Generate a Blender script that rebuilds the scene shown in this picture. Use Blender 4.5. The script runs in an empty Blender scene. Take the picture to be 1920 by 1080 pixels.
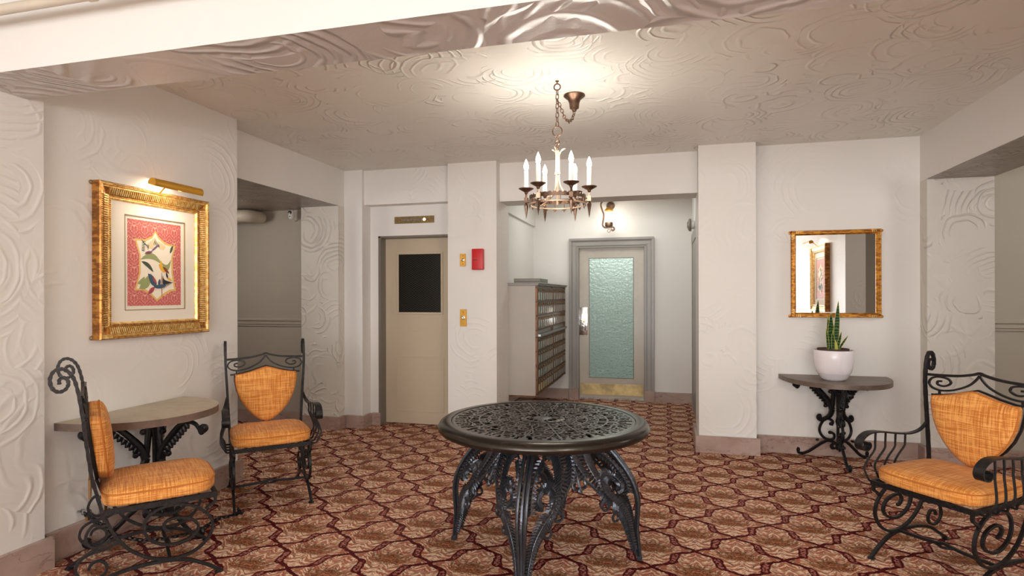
import bpy, math, random
import numpy as np
from mathutils import Vector, Matrix
random.seed(4)
PI = math.pi
C = bpy.context.scene.collection

# ------------------------------------------------------------------ camera, light, exposure
cam = bpy.data.cameras.new('camera')
cam.sensor_width = 36.0
cam.lens = 1096 / 1920 * 36
cam.shift_y = 14.7 / 1920
cam.clip_start = 0.05
camo = bpy.data.objects.new('camera', cam)
camo.location = (0, 0, 1.40)
camo.rotation_euler = (Matrix.Rotation(0.2559, 3, 'Z') @ Matrix.Rotation(PI / 2, 3, 'X') @ Matrix.Rotation(-0.0025, 3, 'Z')).to_euler()
C.objects.link(camo)
bpy.context.scene.camera = camo

world = bpy.data.worlds.new('world')
bpy.context.scene.world = world
world.use_nodes = True
world.node_tree.nodes['Background'].inputs[0].default_value = (0.75, 0.82, 0.9, 1)
world.node_tree.nodes['Background'].inputs[1].default_value = 0.3

def area(name, loc, target, size, size_y, power, col):
    l = bpy.data.lights.new(name, 'AREA')
    l.shape = 'RECTANGLE'; l.size = size; l.size_y = size_y; l.energy = power; l.color = col
    o = bpy.data.objects.new(name, l)
    o.location = loc
    o.rotation_euler = (Vector(target) - Vector(loc)).to_track_quat('-Z', 'Y').to_euler()
    C.objects.link(o)
    return o
def point(name, loc, power, col, r=0.03):
    l = bpy.data.lights.new(name, 'POINT')
    l.energy = power; l.color = col; l.shadow_soft_size = r
    o = bpy.data.objects.new(name, l); o.location = loc
    C.objects.link(o)
    return o
# daylight through the wide front window behind the camera, thrown partly up to the ceiling
area('front_window_daylight', (-0.6, -5.85, 1.3), (-0.6, 0.0, 3.2), 4.6, 2.0, 320, (0.97, 0.985, 1.0))
# ceiling lamps added in the unseen front half, for light from behind the camera
point('added_front_ceiling_light', (0.2, -1.6, 2.2), 12, (1.0, 0.97, 0.93), 0.25)
point('added_front_ceiling_light', (-1.9, -1.2, 2.2), 12, (1.0, 0.97, 0.93), 0.25)
# fill light added out of view on the right, brightens left wall and ceiling
point('right_fill_light', (1.94, -0.7, 1.93), 66, (1.0, 0.96, 0.90), 0.05)
# hallways left and right, area light under the vestibule ceiling
area('left_hall_lamp', (-4.9, 4.3, 2.1), (-3.0, 4.9, 1.2), 0.5, 0.6, 9, (1.0, 0.95, 0.88))
area('right_hall_lamp', (4.4, 4.2, 2.3), (2.4, 4.9, 1.2), 0.6, 0.8, 19, (1.0, 0.96, 0.91))
area('vestibule_top_light', (-0.7, 7.1, 2.70), (-0.7, 7.1, 0), 1.4, 0.6, 9, (0.95, 1.0, 0.95))

vs = bpy.context.scene.view_settings
vs.view_transform = 'Standard'
vs.look = 'None'
vs.exposure = 0.28
vs.gamma = 1.0
vs.use_curve_mapping = False

# ------------------------------------------------------------------ node helpers
def srgb(*c):
    o = []
    for v in c:
        v /= 255.0
        o.append(v / 12.92 if v <= 0.04045 else ((v + 0.055) / 1.055) ** 2.4)
    return tuple(o) + (1.0,)

class NT:
    """small expression helper on a material's node tree"""
    def __init__(s, name):
        s.m = bpy.data.materials.new(name); s.m.use_nodes = True
        s.t = s.m.node_tree; s.N = s.t.nodes; s.L = s.t.links
        s.b = s.N['Principled BSDF']
    def node(s, typ, ins=(), out=0, **kw):
        n = s.N.new(typ)
        for k, v in kw.items(): setattr(n, k, v)
        for k, v in (ins.items() if isinstance(ins, dict) else enumerate(ins)):
            if v is None: continue
            if hasattr(v, 'is_linked') or isinstance(v, bpy.types.NodeSocket): s.L.new(v, n.inputs[k])
            else: n.inputs[k].default_value = v
        return n.outputs[out]
    def math(s, op, a, b=None, c=None, clamp=False):
        return s.node('ShaderNodeMath', [a, b, c], operation=op, use_clamp=clamp)
    def add(s, a, b): return s.math('ADD', a, b)
    def sub(s, a, b): return s.math('SUBTRACT', a, b)
    def mul(s, a, b): return s.math('MULTIPLY', a, b)
    def vmath(s, op, a, b=None, out=0):
        return s.node('ShaderNodeVectorMath', [a, b], out=out, operation=op)
    def mix(s, f, a, b):
        n = s.N.new('ShaderNodeMix'); n.data_type = 'RGBA'
        for i, v in ((0, f), (6, a), (7, b)):
            if isinstance(v, bpy.types.NodeSocket): s.L.new(v, n.inputs[i])
            else: n.inputs[i].default_value = v
        return n.outputs[2]
    def ramp(s, f, lo, hi):
        return s.node('ShaderNodeMapRange', [f, lo, hi, 0.0, 1.0], clamp=True, interpolation_type='SMOOTHSTEP')
    def coord(s, kind='Object'):
        return s.node('ShaderNodeTexCoord', out={'Generated': 0, 'Object': 3, 'UV': 2}[kind])
    def noise(s, vec, scale, detail=2.0, rough=0.5, col=False):
        return s.node('ShaderNodeTexNoise', {'Vector': vec, 'Scale': scale, 'Detail': detail, 'Roughness': rough}, out=1 if col else 0)
    def scale(s, vec, sc):
        return s.node('ShaderNodeVectorMath', [vec, sc], operation='MULTIPLY')
    def set(s, **kw):
        for k, v in kw.items():
            k = k.replace('_', ' ')
            if isinstance(v, bpy.types.NodeSocket): s.L.new(v, s.b.inputs[k])
            else: s.b.inputs[k].default_value = v
        return s
    def bump(s, h, strength=0.5, dist=0.01):
        n = s.node('ShaderNodeBump', {'Strength': strength, 'Distance': dist, 'Height': h})
        s.L.new(n, s.b.inputs['Normal'])
        return s

def simple(name, col, rough=0.5, metal=0.0, bump=None, vary=0.0, vscale=6.0, **kw):
    t = NT(name)
    base = col
    if vary:
        n = t.noise(t.coord(), vscale, 4.0, 0.6)
        dark = tuple(c * (1 - vary) for c in col[:3]) + (1,)
        lite = tuple(min(1, c * (1 + vary)) for c in col[:3]) + (1,)
        base = t.mix(t.ramp(n, 0.3, 0.7), dark, lite)
    t.set(Base_Color=base, Roughness=rough, Metallic=metal, **kw)
    if bump:
        t.bump(t.noise(t.coord(), bump[0], 3.0), bump[1], bump[2])
    return t.m

def plaster(name, col, cell=2.4, rings=11.0, strength=0.6, dist=0.012, rough=0.5, mask_lo=0.42, mask_hi=0.62, seed=0.0, spec=0.5, sharp=5.0):
    """trowelled plaster: fans of concentric arcs that overlap, with raised lips between strokes"""
    t = NT(name)
    p = t.coord()
    p = t.vmath('ADD', p, (seed, seed * 0.7, seed * 1.3))
    w = t.vmath('SUBTRACT', t.noise(p, 2.2, 3.0, 0.55, col=True), (0.5, 0.5, 0.5))
    w = t.vmath('ADD', p, t.scale(w, (0.14, 0.14, 0.14)))
    hs = None
    for k, (sc, rg, off) in enumerate(((cell, rings, 0.0), (cell * 1.5, rings * 0.6, 7.3))):
        q = t.vmath('ADD', w, (off, off, off))
        v = t.N.new('ShaderNodeTexVoronoi'); v.feature = 'F1'
        t.L.new(q, v.inputs['Vector']); v.inputs['Scale'].default_value = sc
        d, cc, pos = v.outputs['Distance'], v.outputs['Color'], v.outputs['Position']
        rnd = t.node('ShaderNodeSeparateColor', [cc], out=0)
        r2 = t.node('ShaderNodeSeparateColor', [cc], out=1)
        rel = t.vmath('NORMALIZE', t.vmath('SUBTRACT', q, pos))
        rd = t.vmath('NORMALIZE', t.vmath('SUBTRACT', cc, (0.5, 0.5, 0.5)))
        side = t.ramp(t.vmath('DOT_PRODUCT', rel, rd, out=1), -0.45, 0.15)
        ph = t.add(t.mul(d, t.mul(t.add(0.6, t.mul(r2, 0.8)), rg * PI * 2)), t.mul(rnd, 6.28))
        s1 = t.math('POWER', t.add(t.mul(t.math('SINE', ph), 0.5), 0.5), sharp)
        fade = t.ramp(d, 0.10, 0.35)
        s1 = t.mul(t.mul(s1, side), t.mul(fade, t.add(0.35, t.mul(r2, 0.65))))
        lip = t.mul(t.mul(d, r2), 0.8)
        h = t.add(s1, lip)
        hs = h if hs is None else t.math('MAXIMUM', hs, h)
    m = t.ramp(t.noise(p, 1.1, 2.0, 0.5), mask_lo, mask_hi)
    m = t.add(t.mul(m, 0.85), 0.15)
    h = t.mul(hs, m)
    h = t.add(h, t.mul(t.noise(p, 24.0, 4.0, 0.6), 0.10))
    v2 = t.noise(p, 0.9, 3.0, 0.5)
    base = t.mix(t.ramp(v2, 0.35, 0.65), tuple(c * 0.97 for c in col[:3]) + (1,), col)
    t.set(Base_Color=base, Roughness=rough, Specular_IOR_Level=spec)
    t.bump(h, strength, dist)
    return t.m

M = {}
M['wall'] = plaster('trowelled_wall_plaster', srgb(230, 226, 220), 1.9, 9.0, 0.38, 0.009, 0.5, mask_lo=0.36, mask_hi=0.6, seed=3.0, sharp=3.0)
M['wall_smooth'] = plaster('smooth_wall_plaster', srgb(229, 225, 220), 1.5, 7.0, 0.16, 0.008, 0.6, seed=9.0)
M['jamb'] = plaster('passage_wall_plaster', srgb(214, 208, 198), 2.2, 8.0, 0.75, 0.012, 0.45, mask_lo=0.22, mask_hi=0.5, seed=5.0)
M['ceiling'] = plaster('ceiling_plaster', srgb(230, 228, 219), 2.1, 9.0, 0.8, 0.011, 0.33, mask_lo=0.34, mask_hi=0.56, seed=1.0, spec=0.6)
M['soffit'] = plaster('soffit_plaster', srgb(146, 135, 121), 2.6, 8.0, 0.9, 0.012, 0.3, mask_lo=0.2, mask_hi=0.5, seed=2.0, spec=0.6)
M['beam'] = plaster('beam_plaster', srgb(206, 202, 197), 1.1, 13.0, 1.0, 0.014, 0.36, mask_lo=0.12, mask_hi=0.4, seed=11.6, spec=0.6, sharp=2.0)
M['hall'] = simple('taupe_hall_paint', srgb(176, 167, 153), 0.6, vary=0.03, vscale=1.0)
M['trim_grey'] = simple('grey_gloss_paint', srgb(150, 145, 138), 0.35, vary=0.03)
M['trim_dark'] = simple('dark_taupe_gloss_paint', srgb(122, 114, 103), 0.35)
M['door_beige'] = simple('beige_gloss_paint', srgb(196, 179, 155), 0.32, vary=0.02, vscale=2.0)
M['door_metal'] = simple('painted_door_grey', srgb(181, 171, 156), 0.35, vary=0.06, vscale=4.0)

def marble():
    t = NT('pink_marble')
    p = t.coord()
    n = t.noise(p, 3.0, 5.0, 0.6)
    q = t.vmath('ADD', t.scale(p, (2.0, 2.0, 5.0)), t.scale(t.noise(p, 4.0, 4.0, 0.6, col=True), (0.8, 0.8, 0.8)))
    v = t.math('ABSOLUTE', t.sub(t.noise(q, 1.4, 4.0, 0.55), 0.5))
    vein = t.math('SUBTRACT', 1.0, t.ramp(v, 0.0, 0.02))
    base = t.mix(t.ramp(n, 0.3, 0.7), srgb(160, 133, 121), srgb(186, 163, 153))
    base = t.mix(t.mul(vein, 0.5), base, srgb(116, 88, 78))
    t.set(Base_Color=base, Roughness=0.28)
    return t.m
M['marble'] = marble()

def carpet():
    t = NT('woven_ogee_carpet')
    p = t.coord()
    x = t.node('ShaderNodeSeparateXYZ', [p], out=0)
    y = t.node('ShaderNodeSeparateXYZ', [p], out=1)
    wob = t.noise(p, 26.0, 2.0, 0.6, col=True)
    wx = t.node('ShaderNodeSeparateColor', [wob], out=0)
    wy = t.node('ShaderNodeSeparateColor', [wob], out=1)
    u = t.add(t.mul(t.add(x, 0.07), 1 / 0.2262), t.mul(t.sub(wx, 0.5), 0.13))
    v = t.add(t.mul(t.sub(y, 3.59), 1 / 0.2440), t.mul(t.sub(wy, 0.5), 0.13))
    a = t.mul(t.add(u, v), 0.5)
    b = t.mul(t.sub(u, v), 0.5)
    K = 0.062
    d1 = t.add(t.mul(b, -1.0), t.sub(t.mul(t.math('SINE', t.mul(a, 2 * PI)), K), t.mul(t.math('SINE', t.mul(a, 4 * PI)), K * 0.45)))
    d2 = t.sub(a, t.sub(t.mul(t.math('SINE', t.mul(b, 2 * PI)), K), t.mul(t.math('SINE', t.mul(b, 4 * PI)), K * 0.45)))
    def dist(d):
        return t.math('ABSOLUTE', t.sub(t.math('FRACT', t.add(d, 0.5)), 0.5))
    def blob(c):          # teardrop swelling halfway along a band
        f = t.math('FRACT', c)
        g = t.math('ABSOLUTE', t.sub(f, 0.52))
        return t.math('SUBTRACT', 1.0, t.ramp(g, 0.05, 0.24))
    e1, e2 = dist(d1), dist(d2)
    bl1, bl2 = blob(a), blob(b)
    w1 = t.add(0.036, t.mul(bl1, 0.060))
    w2 = t.add(0.036, t.mul(bl2, 0.060))
    r1 = t.math('DIVIDE', e1, w1)
    r2 = t.math('DIVIDE', e2, w2)
    r = t.math('MINIMUM', r1, r2)
    band = t.math('SUBTRACT', 1.0, t.ramp(r, 0.85, 1.1))
    bl = t.math('MAXIMUM', t.mul(bl1, t.math('LESS_THAN', r1, 1.0)), t.mul(bl2, t.math('LESS_THAN', r2, 1.0)))
    inner = t.mul(t.math('SUBTRACT', 1.0, t.ramp(r, 0.42, 0.58)), t.ramp(bl, 0.35, 0.7))
    # local cell coordinates: (cu, cv) from the centre of each diamond
    a5 = t.sub(t.math('FRACT', a), 0.5)
    b5 = t.sub(t.math('FRACT', b), 0.5)
    cu = t.add(a5, b5)
    cv = t.sub(a5, b5)
    cuu = t.math('ABSOLUTE', cu)
    loc = t.node('ShaderNodeCombineXYZ', [cuu, cv, 0.0])
    # streaks that flow sideways round the flower, mirrored about the cell's axis
    q = t.node('ShaderNodeCombineXYZ', [t.mul(cuu, 1.6), t.add(t.mul(cv, 5.0), t.mul(t.math('SINE', t.mul(cuu, 7.0)), 0.9)), 0.0])
    st = t.noise(q, 2.2, 3.0, 0.6)
    st2 = t.noise(t.vmath('ADD', q, (5.2, 1.3, 0)), 2.8, 2.0, 0.6)
    base = t.mix(t.ramp(st, 0.46, 0.54), srgb(240, 212, 184), srgb(176, 116, 90))
    base = t.mix(t.mul(t.ramp(st2, 0.55, 0.60), 0.85), base, srgb(168, 84, 74))
    st3 = t.noise(t.vmath('ADD', q, (9.7, 4.3, 0)), 3.0, 2.0, 0.6)
    base = t.mix(t.mul(t.ramp(st3, 0.58, 0.62), 0.9), base, srgb(104, 92, 70))
    base = t.mix(t.mul(t.ramp(st3, 0.40, 0.33), 0.0), base, srgb(112, 98, 74))
    # ragged brown flower in the middle of each cell
    rr = t.math('SQRT', t.add(t.math('POWER', t.mul(cuu, 1.0 / 0.50), 2.0), t.math('POWER', t.mul(t.sub(cv, -0.02), 1.0 / 0.29), 2.0)))
    edge = t.add(rr, t.mul(t.sub(t.noise(t.scale(loc, (1.0, 3.2, 1)), 10.0, 3.0, 0.75), 0.5), 3.2))
    fl = t.math('SUBTRACT', 1.0, t.ramp(edge, 0.8, 0.92))
    fn = t.noise(loc, 17.0, 2.0, 0.5)
    fcol = t.mix(t.ramp(fn, 0.42, 0.6), srgb(86, 48, 26), srgb(146, 90, 48))
    fcol = t.mix(t.mul(t.ramp(t.noise(loc, 23.0, 1.0), 0.58, 0.66), 0.7), fcol, srgb(100, 96, 74))
    core = t.math('SUBTRACT', 1.0, t.ramp(edge, 0.1, 0.45))
    fcol = t.mix(t.mul(core, t.ramp(fn, 0.45, 0.55)), fcol, srgb(196, 118, 92))
    col = t.mix(t.mul(fl, 0.93), base, fcol)
    bcol = t.mix(t.ramp(t.noise(p, 60.0, 2.0), 0.4, 0.6), srgb(62, 10, 16), srgb(96, 24, 28))
    bcol = t.mix(t.mul(inner, t.ramp(t.noise(p, 70.0, 1.0), 0.42, 0.55)), bcol, srgb(176, 116, 104))
    col = t.mix(band, col, bcol)
    # pile: fine mottling
    col = t.mix(t.mul(t.noise(p, 420.0, 2.0), 0.16), col, srgb(92, 50, 40))
    big = t.noise(p, 0.7, 2.0)
    col = t.mix(t.mul(t.ramp(big, 0.4, 0.7), 0.08), col, srgb(188, 140, 130))
    t.set(Base_Color=col, Roughness=0.95, Specular_IOR_Level=0.05)
    t.bump(t.add(t.noise(p, 380.0, 2.0), t.mul(band, -0.5)), 0.5, 0.003)
    return t.m
M['carpet'] = carpet()

def iron(name, col, rough, bs=90.0, bstr=0.5, bd=0.002, metal=0.6):
    t = NT(name)
    p = t.coord()
    n = t.noise(p, bs, 3.0, 0.6)
    lite = tuple(min(1, c * 2.6 + 0.012) for c in col[:3]) + (1,)
    base = t.mix(t.mul(t.ramp(n, 0.58, 0.75), 0.6), col, lite)
    t.set(Base_Color=base, Roughness=rough, Metallic=metal)
    t.bump(n, bstr, bd)
    return t.m
M['iron'] = iron('black_wrought_iron', srgb(44, 42, 42), 0.42, 60.0, 0.7, 0.004)
M['cast'] = iron('black_cast_iron', srgb(36, 35, 36), 0.35, 45.0, 0.5, 0.003)
M['cast_worn'] = iron('worn_blackened_cast_metal', srgb(74, 77, 84), 0.3, 70.0, 0.5, 0.003, metal=0.75)
M['table_top'] = iron('polished_dark_bronze', srgb(62, 57, 52), 0.24, 30.0, 0.15, 0.001, metal=0.8)
M['table_low'] = simple('blackened_recess', srgb(34, 37, 43), 0.4, metal=0.6)
M['bronze'] = simple('aged_bronze', srgb(112, 88, 72), 0.38, metal=0.85, vary=0.3, vscale=30.0, bump=(60, 0.3, 0.002))
M['pale_metal'] = simple('gilt_cream_metal', srgb(205, 180, 152), 0.4, metal=0.5, vary=0.1, vscale=20.0)
M['brass'] = simple('brass', srgb(206, 158, 74), 0.32, metal=0.9, vary=0.08, vscale=20.0)
M['brass_dull'] = simple('tarnished_brass', srgb(150, 126, 84), 0.4, metal=0.8, vary=0.2, vscale=30.0)
M['lamp_brass'] = simple('satin_brass_lacquer', srgb(214, 158, 52), 0.42, metal=0.45)
M['kick'] = simple('rubbed_pale_brass', srgb(186, 164, 116), 0.45, metal=0.6, vary=0.35, vscale=5.0)
M['chrome'] = simple('worn_nickel', srgb(210, 210, 205), 0.18, metal=1.0, bump=(25, 0.5, 0.004))
M['steel'] = simple('steel', srgb(150, 150, 150), 0.3, metal=0.9)
M['candle'] = simple('white_candle_sleeve', srgb(246, 240, 228), 0.5)
M['white_plastic'] = simple('white_plastic', srgb(236, 234, 230), 0.35)
M['black'] = simple('black_plastic', srgb(18, 17, 17), 0.25)
M['red'] = simple('red_enamel', srgb(196, 14, 24), 0.3)
M['pot'] = simple('white_glazed_pot', srgb(240, 233, 236), 0.25)
M['soil'] = simple('brown_soil', srgb(84, 64, 54), 0.9, bump=(60, 0.8, 0.01), vary=0.2, vscale=40)
M['pipe'] = simple('cream_painted_pipe', srgb(205, 194, 176), 0.45, vary=0.03)
M['void'] = simple('dark_lift_shaft', srgb(30, 26, 22), 0.7, vary=0.3, vscale=3.0)
M['tag'] = simple('brown_board', srgb(120, 88, 52), 0.6)
M['cabinet_grey'] = simple('warm_grey_cabinet_paint', srgb(172, 163, 154), 0.4)
M['mail'] = simple('brown_bronze_mailbox', srgb(104, 72, 48), 0.38, metal=0.6, vary=0.2, vscale=40, bump=(90, 0.4, 0.002))
M['stone_top'] = None

def stone_top(name, a, b, c):
    t = NT(name)
    p = t.coord()
    n = t.noise(p, 6.0, 5.0, 0.65)
    n2 = t.noise(t.vmath('ADD', p, (3, 3, 3)), 9.0, 3.0, 0.6)
    base = t.mix(t.ramp(n, 0.35, 0.65), a, b)
    base = t.mix(t.mul(t.ramp(n2, 0.6, 0.72), 0.7), base, c)
    t.set(Base_Color=base, Roughness=0.42)
    t.bump(n, 0.15, 0.002)
    return t.m
M['stone_left'] = stone_top('greige_stone', srgb(170, 158, 138), srgb(186, 174, 154), srgb(160, 148, 128))
M['stone_edge'] = stone_top('chipped_brown_edge', srgb(98, 82, 72), srgb(124, 104, 92), srgb(150, 104, 78))
M['wood_right'] = stone_top('grey_brown_top', srgb(108, 92, 80), srgb(124, 108, 96), srgb(116, 96, 82))

def fabric():
    t = NT('orange_slub_linen')
    g = t.coord()
    nrm = t.node('ShaderNodeTexCoord', out=1)
    f = None
    for k in range(3):
        sc = [9.0, 9.0, 9.0]; sc[k] = 300.0
        n = t.sub(t.noise(t.scale(g, tuple(sc)), 1.0, 2.0, 0.5), 0.5)
        c = t.node('ShaderNodeSeparateXYZ', [nrm], out=k)
        wgt = t.math('SUBTRACT', 1.0, t.ramp(t.math('ABSOLUTE', c), 0.45, 0.9))
        n = t.mul(n, wgt)
        f = n if f is None else t.add(f, n)
    f = t.add(t.mul(f, 0.75), 0.5)
    n3 = t.noise(g, 4.0, 3.0, 0.5)
    base = t.mix(t.ramp(f, 0.38, 0.62), srgb(194, 116, 50), srgb(238, 174, 100))
    base = t.mix(t.mul(t.ramp(n3, 0.4, 0.7), 0.3), base, srgb(220, 134, 50))
    t.set(Base_Color=base, Roughness=0.85, Sheen_Weight=0.12, Sheen_Roughness=0.4, Specular_IOR_Level=0.15)
    t.bump(t.add(t.mul(f, 0.5), t.mul(t.noise(g, 7.0, 2.0), 2.0)), 0.35, 0.004)
    return t.m
M['fabric'] = fabric()
M['piping'] = simple('orange_piping', srgb(190, 112, 44), 0.85)

def gold(name, a, b, sc=(40, 40, 40)):
    t = NT(name)
    p = t.coord()
    n = t.noise(t.scale(p, sc), 1.0, 3.0, 0.6)
    base = t.mix(t.ramp(n, 0.4, 0.62), a, b)
    t.set(Base_Color=base, Roughness=0.42, Metallic=0.65)
    t.bump(n, 0.4, 0.003)
    return t.m
M['gilt'] = gold('gilt_wood', srgb(206, 160, 84), srgb(238, 206, 140))
M['gilt_dark'] = gold('burnished_brown_gilt', srgb(134, 84, 38), srgb(198, 138, 66), (16, 50, 50))
M['gilt_mirror'] = gold('antique_gilt', srgb(150, 92, 28), srgb(214, 150, 60), (20, 20, 60))
M['mat_white'] = simple('ivory_mat_board', srgb(236, 228, 214), 0.8)
M['mat_line'] = simple('olive_gilt_fillet', srgb(150, 130, 86), 0.5)

def damask():
    t = NT('red_damask_print')
    p = t.coord()
    y = t.node('ShaderNodeSeparateXYZ', [p], out=1)
    z = t.node('ShaderNodeSeparateXYZ', [p], out=2)
    fy = t.math('ABSOLUTE', t.sub(t.math('FRACT', t.mul(y, 1 / 0.075)), 0.5))
    fz = t.math('FRACT', t.mul(z, 1 / 0.085))
    v = t.node('ShaderNodeCombineXYZ', [fy, fz, 0.0])
    n = t.noise(v, 7.0, 3.0, 0.6)
    base = t.mix(t.ramp(n, 0.48, 0.62), srgb(196, 92, 92), srgb(228, 178, 156))
    t.set(Base_Color=base, Roughness=0.6)
    return t.m
M['damask'] = damask()
def flat(name, c): return simple(name, srgb(*c), 0.65)
M['p_cream'] = flat('print_cream', (240, 230, 212)); M['p_gold'] = flat('print_gold', (222, 186, 110))
M['p_green'] = flat('print_green', (150, 158, 104)); M['p_dkgreen'] = flat('print_dark_green', (70, 82, 66))
M['p_blue'] = flat('print_blue', (62, 84, 104)); M['p_purple'] = flat('print_purple', (120, 98, 130))
M['p_brown'] = flat('print_brown', (136, 62, 38)); M['p_yellow'] = flat('print_yellow', (226, 176, 62))
M['p_rose'] = flat('print_rose', (166, 70, 84)); M['p_tan'] = flat('print_tan', (226, 204, 164))
M['p_black'] = flat('print_black', (40, 44, 44))

def glass(name, col, rough, bump=None, alpha_t=1.0, emis=None):
    t = NT(name)
    t.set(Base_Color=col, Roughness=rough, Transmission_Weight=alpha_t, IOR=1.45)
    if bump:
        v = t.N.new('ShaderNodeTexVoronoi'); v.feature = 'F1'
        t.L.new(t.coord(), v.inputs['Vector']); v.inputs['Scale'].default_value = bump[0]
        t.bump(v.outputs['Distance'], bump[1], bump[2])
    return t.m
M['frosted'] = glass('hammered_green_glass', srgb(236, 241, 238), 0.26, (34.0, 1.0, 0.012))
M['glass'] = glass('clear_glass', (1, 1, 1, 1), 0.02)
M['mail_glass'] = simple('small_glazed_window', srgb(150, 156, 150), 0.12, metal=0.35)
M['dark_glass'] = simple('dark_wired_glass', srgb(34, 32, 29), 0.12)
tm = NT('mirror_silver'); tm.set(Base_Color=(0.93, 0.93, 0.92, 1), Metallic=1.0, Roughness=0.015); M['mirror'] = tm.m

def emit(name, col, power):
    t = NT(name)
    t.set(Base_Color=(0.8, 0.8, 0.8, 1), Emission_Color=col, Emission_Strength=power)
    return t.m
M['bulb'] = emit('lit_flame_bulb', (1.0, 0.93, 0.82, 1), 30.0)
M['amber'] = emit('lit_amber_lamp', (1.0, 0.62, 0.2, 1), 3.0)
M['panel_light'] = emit('fluorescent_tube_glow', (1.0, 0.95, 0.88, 1), 4.0)
M['daylight'] = emit('daylit_lobby_beyond', (0.62, 0.86, 0.78, 1), 0.55)

def leafmat():
    t = NT('snake_plant_leaf')
    p = t.coord()
    z = t.node('ShaderNodeSeparateXYZ', [p], out=2)
    n = t.add(t.math('SINE', t.add(t.mul(z, 260.0), t.mul(t.noise(p, 30.0, 2.0), 8.0))), 0.0)
    t.set(Base_Color=t.mix(t.ramp(n, 0.2, 0.9), srgb(34, 62, 34), srgb(92, 122, 70)), Roughness=0.35)
    return t.m
M['leaf'] = leafmat()
M['leaf_edge'] = simple('yellow_leaf_margin', srgb(190, 186, 84), 0.4)
M['leaf_dark'] = simple('dark_leaf', srgb(44, 54, 36), 0.45)

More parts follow.
